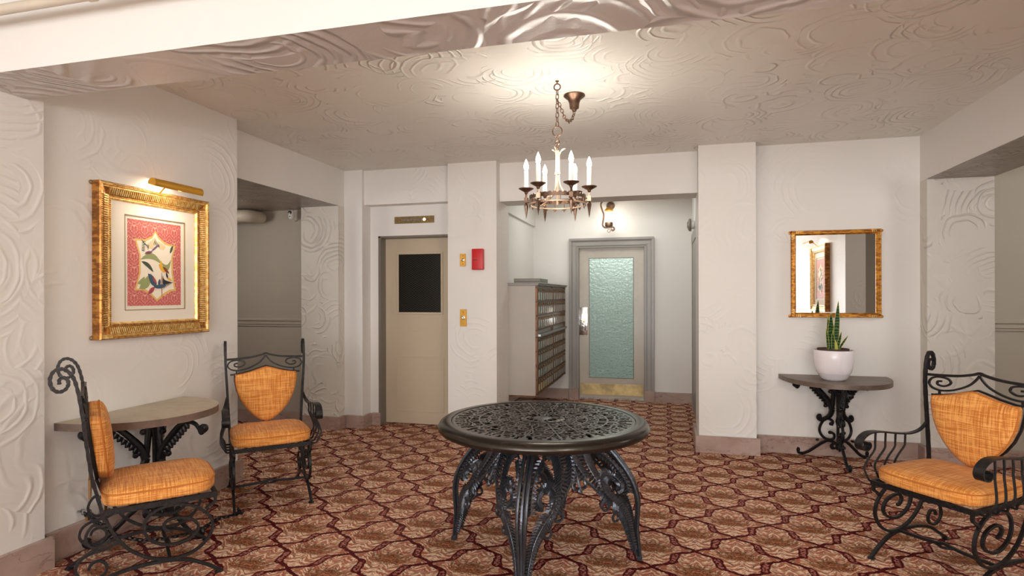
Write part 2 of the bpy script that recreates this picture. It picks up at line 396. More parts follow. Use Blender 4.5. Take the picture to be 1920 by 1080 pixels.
# ------------------------------------------------------------------ mesh helpers
class MB:
    def __init__(s): s.v = []; s.f = []; s.mi = []; s.cur = 0
    def add(s, vs, fs):
        o = len(s.v)
        s.v.extend([tuple(map(float, p)) for p in vs])
        s.f.extend([tuple(i + o for i in f) for f in fs])
        s.mi.extend([s.cur] * len(fs))
        return s
    def box(s, x0, x1, y0, y1, z0, z1):
        if x0 > x1: x0, x1 = x1, x0
        if y0 > y1: y0, y1 = y1, y0
        v = [(x0, y0, z0), (x1, y0, z0), (x1, y1, z0), (x0, y1, z0), (x0, y0, z1), (x1, y0, z1), (x1, y1, z1), (x0, y1, z1)]
        return s.add(v, [(3, 2, 1, 0), (4, 5, 6, 7), (0, 1, 5, 4), (1, 2, 6, 5), (2, 3, 7, 6), (3, 0, 4, 7)])
    def grid(s, rows, closed_u=True, cap0=True, cap1=True):
        n = len(rows[0]); o = len(s.v); fs = []
        for r in rows: s.v.extend([tuple(map(float, p)) for p in r])
        m = n if closed_u else n - 1
        for i in range(len(rows) - 1):
            for j in range(m):
                k = (j + 1) % n
                fs.append((o + i * n + j, o + i * n + k, o + (i + 1) * n + k, o + (i + 1) * n + j))
        if cap0: fs.append(tuple(o + j for j in reversed(range(n))))
        if cap1: fs.append(tuple(o + (len(rows) - 1) * n + j for j in range(n)))
        s.f.extend(fs); s.mi.extend([s.cur] * len(fs))
        return s
    def lathe(s, prof, center=(0, 0, 0), n=32, axis='z', a0=0.0, a1=2 * PI):
        rows = []
        for r, z in prof:
            ring = []
            for k in range(n):
                a = a0 + (a1 - a0) * k / n
                p = (r * math.cos(a), r * math.sin(a), z)
                if axis == 'y': p = (p[0], p[2], -p[1])
                if axis == 'x': p = (p[2], p[1], -p[0])
                ring.append((center[0] + p[0], center[1] + p[1], center[2] + p[2]))
            rows.append(ring)
        return s.grid(rows)
    def tube(s, pts, r=0.006, n=6, closed=False, cap=True, w=None, h=None, up=None):
        """sweep a round (r, may be a list) or a rectangular (w across, h along up) section along pts"""
        P = [np.array(p, float) for p in pts]
        N = len(P)
        T = []
        for i in range(N):
            a = P[(i - 1) % N] if (closed or i > 0) else P[i]
            b = P[(i + 1) % N] if (closed or i < N - 1) else P[i]
            t = b - a; l = np.linalg.norm(t); T.append(t / l if l > 1e-9 else np.array([0, 0, 1.0]))
        if up is None:
            up0 = np.array([0, 0, 1.0]) if abs(T[0][2]) < 0.9 else np.array([1.0, 0, 0])
        else: up0 = np.array(up, float)
        U = up0 - T[0] * np.dot(up0, T[0]); U /= np.linalg.norm(U) + 1e-12
        rows = []
        for i in range(N):
            if up is not None:
                U2 = up0 - T[i] * np.dot(up0, T[i])
                if np.linalg.norm(U2) > 1e-3: U = U2
            else:
                U = U - T[i] * np.dot(U, T[i])
            U = U / (np.linalg.norm(U) + 1e-12)
            V = np.cross(T[i], U)
            rr = r[i] if isinstance(r, (list, tuple, np.ndarray)) else r
            ring = []
            if w is not None:
                ww = (w[i] if isinstance(w, (list, tuple)) else w) / 2; hh = (h[i] if isinstance(h, (list, tuple)) else h) / 2
                for a, b in ((-1, -1), (1, -1), (1, 1), (-1, 1)): ring.append(P[i] + V * a * ww + U * b * hh)
            else:
                for k in range(n):
                    a = 2 * PI * k / n + PI / n
                    ring.append(P[i] + V * rr * math.cos(a) + U * rr * math.sin(a))
            rows.append(ring)
        if closed: rows.append(rows[0])
        return s.grid(rows, cap0=cap and not closed, cap1=cap and not closed)
    def prism(s, poly, f0, f1):
        """poly of 2D points; f0 / f1 map (a, b) to a 3D point for the two faces"""
        n = len(poly)
        v = [f0(a, b) for a, b in poly] + [f1(a, b) for a, b in poly]
        f = [tuple(reversed(range(n))), tuple(range(n, 2 * n))] + [(i, (i + 1) % n, n + (i + 1) % n, n + i) for i in range(n)]
        return s.add(v, f)
    def ball(s, c, r, n=10, m=6, sz=1.0):
        prof = [(max(1e-4, r * math.sin(PI * k / m)), -r * sz * math.cos(PI * k / m)) for k in range(m + 1)]
        return s.lathe(prof, c, n)
    def build(s, name, mats, parent=None, smooth=True, bevel=0.0, angle=40, seg=2):
        me = bpy.data.meshes.new(name)
        me.from_pydata(s.v, [], s.f)
        me.update()
        if not isinstance(mats, (list, tuple)): mats = [mats]
        for m in mats: me.materials.append(m)
        if len(mats) > 1: me.polygons.foreach_set('material_index', s.mi)
        import bmesh
        bm = bmesh.new(); bm.from_mesh(me)
        bmesh.ops.recalc_face_normals(bm, faces=bm.faces)
        if bevel:
            es = [e for e in bm.edges if len(e.link_faces) == 2 and e.calc_face_angle(0) > 0.6]
            bmesh.ops.bevel(bm, geom=es, offset=bevel, segments=seg, affect='EDGES', profile=0.6)
        if smooth:
            for f in bm.faces: f.smooth = True
            lim = math.radians(angle)
            for e in bm.edges:
                if len(e.link_faces) == 2 and e.calc_face_angle(0) > lim: e.smooth = False
        bm.to_mesh(me); bm.free()
        o = bpy.data.objects.new(name, me)
        C.objects.link(o)
        if parent is not None: o.parent = parent
        return o

def root(name, label, cat, loc=(0, 0, 0), rz=0.0, group=None):
    o = bpy.data.objects.new(name, None)
    o.empty_display_size = 0.1
    C.objects.link(o)
    o.location = loc; o.rotation_euler = (0, 0, rz)
    o['label'] = label; o['category'] = cat
    if group: o['group'] = group
    return o
def tag(o, label, cat, group=None):
    o['label'] = label; o['category'] = cat
    if group: o['group'] = group
    return o
def structure(o, label=None):
    o['kind'] = 'structure'
    if label: o['label'] = label
    return o
def copy_tree(o, parent=None):
    c = o.copy(); C.objects.link(c); c.parent = parent
    for ch in list(o.children): copy_tree(ch, c)
    return c
def spline(pts, k=6, closed=False):
    P = [np.array(p, float) for p in pts]; n = len(P); out = []
    rng = n if closed else n - 1
    for i in range(rng):
        if closed: a, b, c, d = P[(i - 1) % n], P[i], P[(i + 1) % n], P[(i + 2) % n]
        else: a, b, c, d = P[max(i - 1, 0)], P[i], P[i + 1], P[min(i + 2, n - 1)]
        for j in range(k):
            t = j / k
            out.append(0.5 * ((2 * b) + (-a + c) * t + (2 * a - 5 * b + 4 * c - d) * t * t + (-a + 3 * b - 3 * c + d) * t ** 3))
    if not closed: out.append(P[-1])
    return out
def spiral(cx, cz, r0, r1, a0, turns, n=28):
    """2D spiral from radius r0 at angle a0 winding inwards to r1"""
    return [(cx + (r0 + (r1 - r0) * t) * math.cos(a0 + turns * 2 * PI * t), cz + (r0 + (r1 - r0) * t) * math.sin(a0 + turns * 2 * PI * t)) for t in np.linspace(0, 1, n)]

# ------------------------------------------------------------------ room shell
CZ, SZ = 2.741, 2.3545
T_ = 0.03
def wall(name, b, mat='wall'):
    mb = MB()
    for bb in b: mb.box(*bb)
    return structure(mb.build(name, M[mat], smooth=False))

structure(MB().box(-6.2, 5.6, -6.05, 8.0, -0.1, 0).build('floor', M['carpet'], smooth=False), 'patterned ogee carpet in tan, brown and maroon')
structure(MB().box(-6.2, 5.6, -6.05, 8.0, CZ, CZ + 0.1).build('ceiling', M['ceiling'], smooth=False))
# left side
wall('wall_left', [(-3.30, -3.14, 2.30, 3.765, 0, CZ)])
wall('wall_left_pilaster', [(-3.30, -3.09, -6.0, 2.30, 0, CZ)])
wall('wall_left_header', [(-3.72, -3.32, 3.765, 5.60, SZ, CZ)], 'wall_smooth')
wall('wall_left_jamb', [(-3.764, -3.32, 5.48, 5.62, 0, SZ)], 'jamb')
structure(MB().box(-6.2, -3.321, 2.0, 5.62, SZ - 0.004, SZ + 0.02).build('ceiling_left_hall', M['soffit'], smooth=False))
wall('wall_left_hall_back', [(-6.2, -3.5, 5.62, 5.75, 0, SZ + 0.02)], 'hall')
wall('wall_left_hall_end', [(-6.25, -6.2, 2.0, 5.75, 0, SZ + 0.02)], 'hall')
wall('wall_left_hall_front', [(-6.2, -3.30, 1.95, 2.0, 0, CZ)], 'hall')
wall('wall_left_corner', [(-3.5, -3.107, 5.60, 5.90, 0, CZ)], 'wall_smooth')
# lift wall
wall('wall_lift_header', [(-3.107, -2.1, 5.645, 5.90, 2.372, CZ)])
wall('wall_lift', [(-3.12, -2.995, 5.78, 6.05, 0, 2.38), (-2.995, -2.1, 5.78, 6.05, 2.045, 2.38)], 'wall_smooth')
wall('wall_column_centre', [(-2.128, -1.615, 5.568, 6.03, 0, CZ)])
wall('wall_vestibule_header', [(-1.615, 0.30, 5.693, 6.0, SZ, CZ)], 'wall_smooth')
wall('wall_column_right', [(0.292, 0.772, 5.486, 6.0, 0, CZ)])
# vestibule
wall('wall_vestibule_left', [(-1.9, -1.76, 6.0, 7.95, 0, CZ)], 'wall_smooth')
wall('wall_vestibule_left_beam', [(-1.76, -1.73, 6.03, 7.9, SZ, CZ)], 'wall_smooth')
wall('wall_vestibule_back', [(-1.9, -1.13, 7.9, 8.0, 0, CZ), (-1.13, -0.262, 7.9, 8.0, 2.046, CZ), (-0.262, 0.5, 7.9, 8.0, 0, CZ)], 'wall_smooth')
wall('wall_vestibule_right', [(0.34, 0.5, 6.0, 7.95, 0, CZ)], 'wall_smooth')
# right side
wall('wall_back_right', [(0.5, 2.30, 5.644, 5.80, 0, CZ)])
wall('wall_right_jamb', [(2.084, 2.556, 5.508, 5.70, 0, SZ)], 'jamb')
wall('wall_right_header', [(2.084, 2.556, 3.50, 5.70, SZ, CZ)], 'wall_smooth')
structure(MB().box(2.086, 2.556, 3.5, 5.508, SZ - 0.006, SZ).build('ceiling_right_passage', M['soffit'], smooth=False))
wall('wall_right', [(2.084, 2.30, -6.0, 3.50, 0, CZ)])
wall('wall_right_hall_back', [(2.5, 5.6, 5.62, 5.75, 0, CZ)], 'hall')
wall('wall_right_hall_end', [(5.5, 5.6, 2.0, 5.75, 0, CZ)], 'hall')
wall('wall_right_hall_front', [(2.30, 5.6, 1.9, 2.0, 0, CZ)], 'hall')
# front wall behind the camera, with its window opening
wall('wall_front', [(-3.3, -3.0, -6.1, -5.95, 0, CZ), (1.8, 2.3, -6.1, -5.95, 0, CZ), (-3.0, 1.8, -6.1, -5.95, 0, 0.3), (-3.0, 1.8, -6.1, -5.95, 2.45, CZ)])
# dropped beam
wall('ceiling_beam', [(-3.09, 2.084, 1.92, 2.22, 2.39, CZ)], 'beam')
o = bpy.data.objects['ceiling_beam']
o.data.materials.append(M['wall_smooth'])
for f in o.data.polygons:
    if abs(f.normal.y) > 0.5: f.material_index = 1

# baseboards of pink marble
def base(name, segs, zt=0.135):
    mb = MB()
    for s_ in segs: mb.box(s_[0], s_[1], s_[2], s_[3], 0.0, zt)
    return structure(mb.build(name, M['marble'], smooth=False, bevel=0.002, seg=1))
base('baseboard_left_pilaster', [(-3.09, -3.06, -5.9, 2.33)], 0.16)
base('baseboard_left', [(-3.14, -3.112, 2.33, 3.79)], 0.16)
base('baseboard_left_passage', [(-3.764, -3.29, 5.45, 5.48), (-3.32, -3.29, 5.48, 5.57)])
base('baseboard_left_corner', [(-3.29, -3.08, 5.57, 5.60), (-3.107, -3.08, 5.60, 5.75), (-3.08, -2.99, 5.75, 5.78), (-3.015, -2.999, 5.78, 5.774)])
base('baseboard_left_hall', [(-6.2, -3.764, 5.59, 5.62)])
base('baseboard_centre_column', [(-2.128, -1.59, 5.54, 5.568), (-1.615, -1.59, 5.568, 6.0)])
base('baseboard_column', [(0.262, 0.80, 5.456, 5.486), (0.262, 0.292, 5.486, 6.0)], 0.15)
base('baseboard_right', [(0.80, 2.084, 5.614, 5.644), (2.054, 2.084, 5.508, 5.614), (2.054, 2.556, 5.478, 5.508)], 0.15)
base('baseboard_right_hall', [(2.556, 5.4, 5.59, 5.62)])
base('baseboard_right_front', [(2.055, 2.084, -5.9, 3.5)])
base('baseboard_vestibule', [(-1.73, -1.27, 7.87, 7.9), (-0.146, 0.34, 7.87, 7.9), (-1.76, -1.73, 6.05, 7.9)])

# chair rails of the halls
def rail(name, x0, x1, y, z):
    mb = MB()
    prof = [(0, -0.045), (0.012, -0.045), (0.012, -0.03), (0.022, -0.022), (0.022, -0.008), (0.014, -0.004), (0.014, 0.01), (0.028, 0.018), (0.028, 0.032), (0.012, 0.045), (0, 0.045)]
    mb.prism([(a, b) for a, b in prof], lambda a, b: (x0, y - a, z + b), lambda a, b: (x1, y - a, z + b))
    return structure(mb.build(name, M['hall'], smooth=False))
rail('trim_1', -6.2, -3.764, 5.62, 1.115)
rail('trim_2', 2.556, 5.5, 5.62, 1.15)

# ------------------------------------------------------------------ lift door (2nd structure) ---------------
lift = structure(MB().box(-2.995, -2.15, 5.90, 5.94, 0.008, 2.03).build('door_1', M['door_beige'], smooth=False, bevel=0.003, seg=1), 'beige lift door with a wired glass window')
fr = MB()
fr.box(-3.012, -2.985, 5.775, 5.93, 0, 2.05); fr.box(-3.012, -2.1, 5.775, 5.93, 2.03, 2.05)
fr.build('door_frame', M['trim_dark'], lift, smooth=False, bevel=0.002, seg=1)
def rect_molding(x0, x1, z0, z1, w, y0, y1):
    mb = MB()
    mb.box(x0, x1, y0, y1, z1 - w, z1); mb.box(x0, x1, y0, y1, z0, z0 + w)
    mb.box(x0, x0 + w, y0, y1, z0 + w, z1 - w); mb.box(x1 - w, x1, y0, y1, z0 + w, z1 - w)
    return mb
rect_molding(-2.85, -2.31, 1.20, 1.88, 0.024, 5.889, 5.90).build('window_molding', M['door_beige'], lift, smooth=False, bevel=0.002, seg=1)
w_ = MB().box(-2.826, -2.334, 5.893, 5.90, 1.224, 1.856).build('window_pane', M['dark_glass'], lift, smooth=False)
mb = MB()
x0, x1, z0, z1 = -2.826, -2.334, 1.224, 1.856
st = 0.024
k = -40
while k < 60:
    for sgn in (1, -1):
        c0 = k * st
        pts = []
        for tt in np.linspace(0, 1, 2):
            pass
        xa, xb = x0, x1
        za = z0 + c0 if sgn > 0 else z1 - c0
        sl = sgn * 0.62
        ts = []
        # clip the line z = za + sl*(x-x0) to the window
        lo, hi = x0, x1
        for zz in (z0, z1):
            xx = x0 + (zz - za) / sl
            if sl > 0:
                if zz == z0: lo = max(lo, xx)
                else: hi = min(hi, xx)
            else:
                if zz == z0: hi = min(hi, xx)
                else: lo = max(lo, xx)
        if hi - lo > 0.01:
            mb.tube([(lo, 5.891, za + sl * (lo - x0)), (hi, 5.891, za + sl * (hi - x0))], 0.0009, 3)
    k += 1
wm = mb.build('wire_mesh', simple('dull_wire', srgb(62, 56, 48), 0.5), lift, smooth=False); wm['kind'] = 'stuff'
rect_molding(-2.865, -2.30, 0.14, 0.745, 0.012, 5.894, 5.90).build('lower_panel_molding', M['door_beige'], lift, smooth=False)
MB().box(-2.995, -2.15, 5.896, 5.90, 1.024, 1.034).build('middle_rail', M['door_beige'], lift, smooth=False)

# floor indicator over the lift door
ind = tag(MB().box(-2.815, -2.36, 5.766, 5.778, 2.178, 2.252).build('lift_indicator', M['brass_dull'], smooth=False, bevel=0.002, seg=1),
          'narrow tarnished brass floor indicator above the lift door, one lamp lit amber', 'indicator')
for i in range(7):
    x = -2.70 + i * 0.0385
    mb = MB().lathe([(0.016, 0.004), (0.016, 0.0), (0.011, -0.004), (0.0005, -0.004)], (x, 5.764, 2.215), 16, 'y')
    lo_ = mb.build('indicator_lamp', M['amber'] if i == 6 else M['trim_dark'], ind)
    if i == 6: lo_['label'] = 'lit amber indicator lamp'
for x in (-2.745, -2.43):
    MB().ball((x, 5.765, 2.215), 0.005, 8, 4).build('screw', M['black'], ind)

# plates and alarm on the centre column (front face y = 5.568)
def wall_plate(x, z, w, h, label, name):
    p = tag(MB().box(x - w / 2, x + w / 2, 5.560, 5.568, z - h / 2, z + h / 2).build(name, M['brass'], smooth=False, bevel=0.002, seg=1), label, 'plate')
    for dz in (-h * 0.33, h * 0.33):
        MB().ball((x, 5.5595, z + dz), 0.005, 8, 4).build('screw', M['brass_dull'], p)
    return p
p1 = wall_plate(-1.966, 1.762, 0.062, 0.125, 'small brass key switch plate beside the red fire alarm box', 'switch_plate')
MB().lathe([(0.016, 0.0), (0.016, -0.010), (0.009, -0.013), (0.0005, -0.013)], (-1.963, 5.560, 1.762), 16, 'y').build('key_cylinder', M['chrome'], p1)
p2 = wall_plate(-1.962, 1.18, 0.070, 0.172, 'tall brass lift call button plate lower on the white column', 'call_plate')
MB().lathe([(0.020, 0.0), (0.018, -0.006), (0.010, -0.008), (0.0005, -0.004)], (-1.962, 5.560, 1.182), 18, 'y').build('call_button', M['chrome'], p2)
al = tag(MB().box(-1.857, -1.740, 5.515, 5.568, 1.660, 1.868).build('fire_alarm_box', M['red'], smooth=True, bevel=0.008, seg=3),
         'bright red fire alarm box mounted on the white column', 'alarm')
MB().box(-1.848, -1.815, 5.508, 5.516, 1.762, 1.774).build('pull_tab', M['red'], al, bevel=0.002)
MB().box(-1.845, -1.80, 5.5135, 5.516, 1.755, 1.760).build('slot', M['black'], al, smooth=False)

# ------------------------------------------------------------------ vestibule door
d2 = MB()
X0, X1, Z1 = -1.13, -0.262, 2.046
gx0, gx1, gz0, gz1 = -0.993, -0.402, 0.295, 1.905
yd0, yd1 = 7.915, 7.955
d2.box(X0, gx0, yd0, yd1, 0.02, Z1); d2.box(gx1, X1, yd0, yd1, 0.02, Z1)
d2.box(gx0, gx1, yd0, yd1, gz1, Z1); d2.box(gx0, gx1, yd0, yd1, 0.02, gz0)
door = structure(d2.build('door_2', M['door_metal'], smooth=False), 'grey painted door with an obscured green glass panel')
MB().box(gx0 - 0.004, gx1 + 0.004, 7.932, 7.942, gz0 - 0.004, gz1 + 0.004).build('glass_panel', M['frosted'], door, smooth=False)
rect_molding(gx0 - 0.002, gx1 + 0.002, gz0 - 0.002, gz1 + 0.002, 0.009, 7.909, 7.915).build('glazing_bead', M['trim_dark'], door, smooth=False, bevel=0.002, seg=1)
MB().box(-1.113, -0.274, 7.908, 7.915, 0.065, 0.215).build('kick_plate', M['kick'], door, smooth=False, bevel=0.001, seg=1)
MB().box(X0 + 0.004, X1 - 0.004, 7.900, 7.93, 0.004, 0.026).build('threshold_strip', M['chrome'], door, smooth=False)
MB().box(-1.128, -1.015, 7.906, 7.915, 0.868, 1.242).build('push_plate', M['chrome'], door, smooth=True, bevel=0.003)
MB().box(-1.050, -1.036, 7.895, 7.907, 0.93, 1.18).build('pull_bar', M['chrome'], door, bevel=0.003)
MB().lathe([(0.014, 0), (0.014, -0.012), (0.0005, -0.014)], (-1.062, 7.906, 1.05), 12, 'y').build('lock_cylinder', M['brass'], door)
# casing, stepped
cs = MB()
def casing(mb, w0, w1, yf):
    mb.box(X0 - w1, X0 - w0, yf, 7.9, 0.14, Z1 + w0); mb.box(X1 + w0, X1 + w1, yf, 7.9, 0.14, Z1 + w0)
    mb.box(X0 - w1, X1 + w1, yf, 7.9, Z1 + w0, Z1 + w1)
for w0, w1, yf in ((0.0, 0.022, 7.875), (0.022, 0.034, 7.860), (0.034, 0.082, 7.872), (0.082, 0.094, 7.862), (0.094, 0.125, 7.848)): casing(cs, w0, w1, yf)
cs.build('door_casing', M['trim_grey'], door, smooth=False, bevel=0.002, seg=1)
pl = MB()
pl.box(X0 - 0.128, X0, 7.845, 7.9, 0, 0.145); pl.box(X1, X1 + 0.128, 7.845, 7.9, 0, 0.145)
pl.build('plinth_block', M['marble'], door, smooth=False, bevel=0.002, seg=1)
jm = MB(); jm.box(X0 - 0.002, X0 + 0.006, 7.87, 7.96, 0, Z1); jm.box(X1 - 0.006, X1 + 0.002, 7.87, 7.96, 0, Z1); jm.box(X0, X1, 7.87, 7.96, Z1 - 0.008, Z1)
jm.build('door_jamb', M['trim_dark'], door, smooth=False)
# the space beyond the glass: a bright front lobby wall
structure(MB().box(-1.9, 0.6, 9.4, 9.5, -0.1, 2.9).build('wall_entrance_beyond', simple('pale_green_entrance_paint', srgb(184, 195, 186), 0.6), smooth=False))
area('entrance_daylight', (-0.7, 8.9, 2.85), (-0.7, 9.3, 0.5), 1.6, 0.4, 34, (0.95, 1.0, 0.98))
structure(MB().box(-1.9, 0.6, 8.0, 9.5, -0.1, 0).build('floor_entrance_beyond', simple('entrance_floor_tile', srgb(112, 126, 118), 0.5), smooth=False))

# side door casing on the vestibule's right wall
rd = MB()
rd.box(0.318, 0.34, 6.15, 6.27, 0, 2.12); rd.box(0.318, 0.34, 7.40, 7.52, 0, 2.12); rd.box(0.318, 0.34, 6.15, 7.52, 2.03, 2.15)
d3 = structure(MB().box(0.328, 0.339, 6.27, 7.40, 0.01, 2.03).build('door_3', M['trim_grey'], smooth=False), 'grey side door seen edge on')
rd.build('door_casing', M['trim_grey'], d3, smooth=False, bevel=0.003, seg=1)

# ------------------------------------------------------------------ mailbox cabinet
cab = root('mailbox_cabinet', 'grey wall cabinet of small brown metal mailboxes beside the glazed door', 'mailboxes', (-1.30, 6.02, 0.343))
CW, CL, CH = 0.44, 1.78, 1.197
MB().box(-CW, -0.02, 0, CL, 0, CH - 0.03).build('cabinet_body', M['cabinet_grey'], cab, smooth=False, bevel=0.003, seg=1)
cr = MB(); cr.box(-CW, 0.015, -0.015, CL + 0.01, CH - 0.03, CH - 0.012); cr.box(-CW, 0.028, -0.028, CL + 0.02, CH - 0.012, CH)
cr.build('top_molding', M['trim_grey'], cab, smooth=False, bevel=0.003, seg=1)
MB().box(-CW + 0.02, -0.03, 0.02, CL - 0.02, -0.022, 0).build('bottom_board', M['mail'], cab, smooth=False)
mf = MB()
mf.box(-0.02, 0.0, 0.0, 0.022, 0, CH - 0.03); mf.box(-0.02, 0.0, CL - 0.022, CL, 0, CH - 0.03); mf.box(-0.02, 0.002, CL / 2 - 0.012, CL / 2 + 0.012, 0, CH - 0.03)
rows = []
rh = 0.150
for r in range(4): rows.append(0.02 + r * rh)
rows2 = [0.02 + 4 * rh + 0.075 + r * rh for r in range(3)]
for z in rows + rows2 + [rows[-1] + rh, rows2[-1] + rh]:
    mf.box(-0.02, 0.004, 0.0, CL, z - 0.006, z + 0.002)
mf.build('door_surround', M['mail'], cab, smooth=False)
MB().box(-0.02, 0.03, 0.03, CL - 0.05, rows[-1] + rh + 0.004, rows[-1] + rh + 0.03).build('letter_ledge', M['steel'], cab, smooth=False, bevel=0.002)
md = MB()
dw = (CL / 2 - 0.045) / 7
md.box(-0.016, 0.0, 0.002, dw - 0.003, 0.002, rh - 0.010)
md.box(0.0, 0.004, 0.008, dw - 0.009, 0.095, 0.101); md.box(0.0, 0.004, 0.008, dw - 0.009, 0.012, 0.018)
md.box(0.0, 0.004, 0.008, 0.014, 0.018, 0.095); md.box(0.0, 0.004, dw - 0.015, dw - 0.009, 0.018, 0.095)
md0 = md.build('mailbox_door', M['mail'], cab, smooth=False)
pn0 = MB().box(0.0, 0.002, 0.014, dw - 0.015, 0.018, 0.095).build('window_pane', M['mail_glass'], md0, smooth=False)
kn0 = MB().ball((0.004, dw / 2, 0.122), 0.009, 8, 5).build('dial_knob', M['brass_dull'], md0)
first = True
for z in rows + rows2:
    for h in range(2):
        for i in range(7):
            y = 0.024 + h * (CL / 2 - 0.008) + i * dw
            if first: dd = md0; first = False
            else: dd = copy_tree(md0, cab)
            dd.location = (0.0, y, z + 0.003)
bx = root('grey_tray', 'shallow dark grey metal tray lying on top of the mailbox cabinet', 'tray', (-1.36, 6.12, 1.541))
MB().box(-0.22, 0.07, 0, 0.42, 0, 0.010).box(-0.22, 0.07, 0, 0.012, 0.010, 0.045).box(-0.22, 0.07, 0.408, 0.42, 0.010, 0.045).box(-0.22, -0.208, 0.012, 0.408, 0.010, 0.045).box(0.058, 0.07, 0.012, 0.408, 0.010, 0.045).build('tray_body', M['trim_dark'], bx, smooth=False, bevel=0.002, seg=1)
MB().box(-0.205, 0.055, 0.014, 0.404, 0.010, 0.030).build('paper_pile', M['white_plastic'], bx, smooth=False)

# ------------------------------------------------------------------ hall fittings
pp = root('hall_pipe', 'cream painted heating pipe with coupling and elbow under the passage ceiling', 'pipe', (-4.42, 5.40, 2.275))
MB().tube([(-1.7, 0, 0), (-0.12, 0, 0)], 0.062, 20).build('pipe_run', M['pipe'], pp)
MB().tube([(-0.155, 0, 0), (-0.045, 0, 0)], 0.070, 20).build('pipe_coupling', M['pipe'], pp)
MB().tube([(-0.05, 0, 0), (0.0, 0.0, 0), (0.035, 0.01, 0.0), (0.06, 0.035, 0.0), (0.07, 0.07, 0.0), (0.07, 0.20, 0.0)], [0.066, 0.068, 0.068, 0.068, 0.066, 0.062], 20).build('pipe_elbow', M['pipe'], pp)
scm = root('security_camera', 'small white oval security camera at the top of the left passage wall', 'camera', (-3.935, 5.60, 2.29))
shell_ = MB()
rows_ = []
for zz, q in ((-0.052, 0.35), (-0.046, 0.7), (-0.034, 0.95), (0.0, 1.0), (0.034, 0.95), (0.046, 0.7), (0.052, 0.35)):
    rows_.append([(0.030 * q * math.cos(a), -0.05 + 0.028 * q * math.sin(a), zz) for a in np.linspace(0, 2 * PI, 20, endpoint=False)])
shell_.grid(rows_); shell_.build('camera_body', M['white_plastic'], scm)
MB().lathe([(0.022, 0), (0.021, -0.006), (0.0005, -0.009)], (0, -0.074, 0.020), 18, 'y').build('camera_lens', M['black'], scm)
MB().lathe([(0.008, 0), (0.0005, -0.002)], (0, -0.077, -0.022), 12, 'y').build('motion_sensor', M['black'], scm)
MB().tube([(0, -0.035, -0.045), (0, -0.02, -0.062), (0, 0.02, -0.062)], 0.006, 8).build('mounting_arm', M['white_plastic'], scm)

hn = root('alarm_horn', 'round grey alarm horn on the right vestibule wall above the side door', 'alarm', (0.335, 7.15, 2.225))
MB().lathe([(0.05, 0.0), (0.05, -0.035), (0.03, -0.04), (0.0005, -0.04)], (0, 0, 0), 20, 'x').build('back_box', M['white_plastic'], hn)
MB().lathe([(0.072, -0.036), (0.075, -0.055), (0.06, -0.07), (0.02, -0.078), (0.0005, -0.078)], (0, 0, 0), 24, 'x').build('horn_cover', M['trim_dark'], hn)
for k in range(5):
    MB().box(-0.081, -0.074, -0.04, 0.04, -0.03 + k * 0.014, -0.025 + k * 0.014).build('grille_slot', M['black'], hn, smooth=False)

# ceiling pipe along the beam
cp = root('ceiling_pipe', 'thin cream pipe running along the near side of the ceiling beam', 'pipe', (0, 1.80, 2.585))
MB().tube([(-3.085, 0, 0), (2.08, 0, 0)], 0.021, 12).build('pipe_run', M['pipe'], cp)
for x in (-2.18, -0.8, 0.6):
    MB().tube([(x, 0, 0.02), (x, 0, 0.155)], 0.007, 8).tube([(x - 0.004, 0, 0), (x + 0.02, 0, 0)], 0.027, 12).build('pipe_hanger', M['pipe'], cp)

# front window frame behind the camera, fittings for the added, unseen ceiling lamps
wf = MB()
for x in (-3.0, -1.8, -0.6, 0.6, 1.76): wf.box(x, x + 0.04, -6.06, -6.0, 0.3, 2.45)
for z in (0.3, 1.6, 2.41): wf.box(-3.0, 1.8, -6.06, -6.0, z, z + 0.04)
structure(wf.build('window_1', M['trim_grey'], smooth=False))
for (x, y) in ((0.2, -1.6), (-1.9, -1.2)):
    cl_ = root('added_ceiling_lamp', 'added round opal ceiling lamp, out of view near the front window, ' + ('on the mirror side' if x > 0 else 'on the picture side'), 'lamp', (x, y, CZ), 0, 'added front ceiling lamps')
    MB().lathe([(0.14, 0), (0.14, -0.02), (0.0005, -0.02)], (0, 0, 0), 28).build('base_plate', M['bronze'], cl_)
    MB().lathe([(0.13, -0.02), (0.15, -0.06), (0.11, -0.11), (0.0005, -0.13)], (0, 0, 0), 28).build('lamp_shade', emit('opal_lamp_glass', (1, 0.93, 0.84, 1), 1.6), cl_)

wl = root('added_wall_lamp', 'small bronze wall lamp added out of view on the right wall for fill light', 'lamp', (2.084, -0.7, 1.80))  # invented fitting that carries the right-hand fill light, never in view
MB().lathe([(0.06, 0.0), (0.06, -0.015), (0.0005, -0.02)], (0, 0, 0), 20, 'x').build('back_plate', M['bronze'], wl)
MB().tube([(-0.015, 0, 0), (-0.08, 0, -0.02), (-0.12, 0, 0.01)], 0.008, 8).build('lamp_arm', M['bronze'], wl)
MB().lathe([(0.0005, 0.0), (0.04, 0.002), (0.045, 0.012), (0.0005, 0.014)], (-0.12, 0, 0.005), 20).build('shade_holder', M['bronze'], wl)
MB().ball((-0.12, 0, 0.045), 0.028, 14, 8, 1.2).build('light_bulb', M['bulb'], wl)

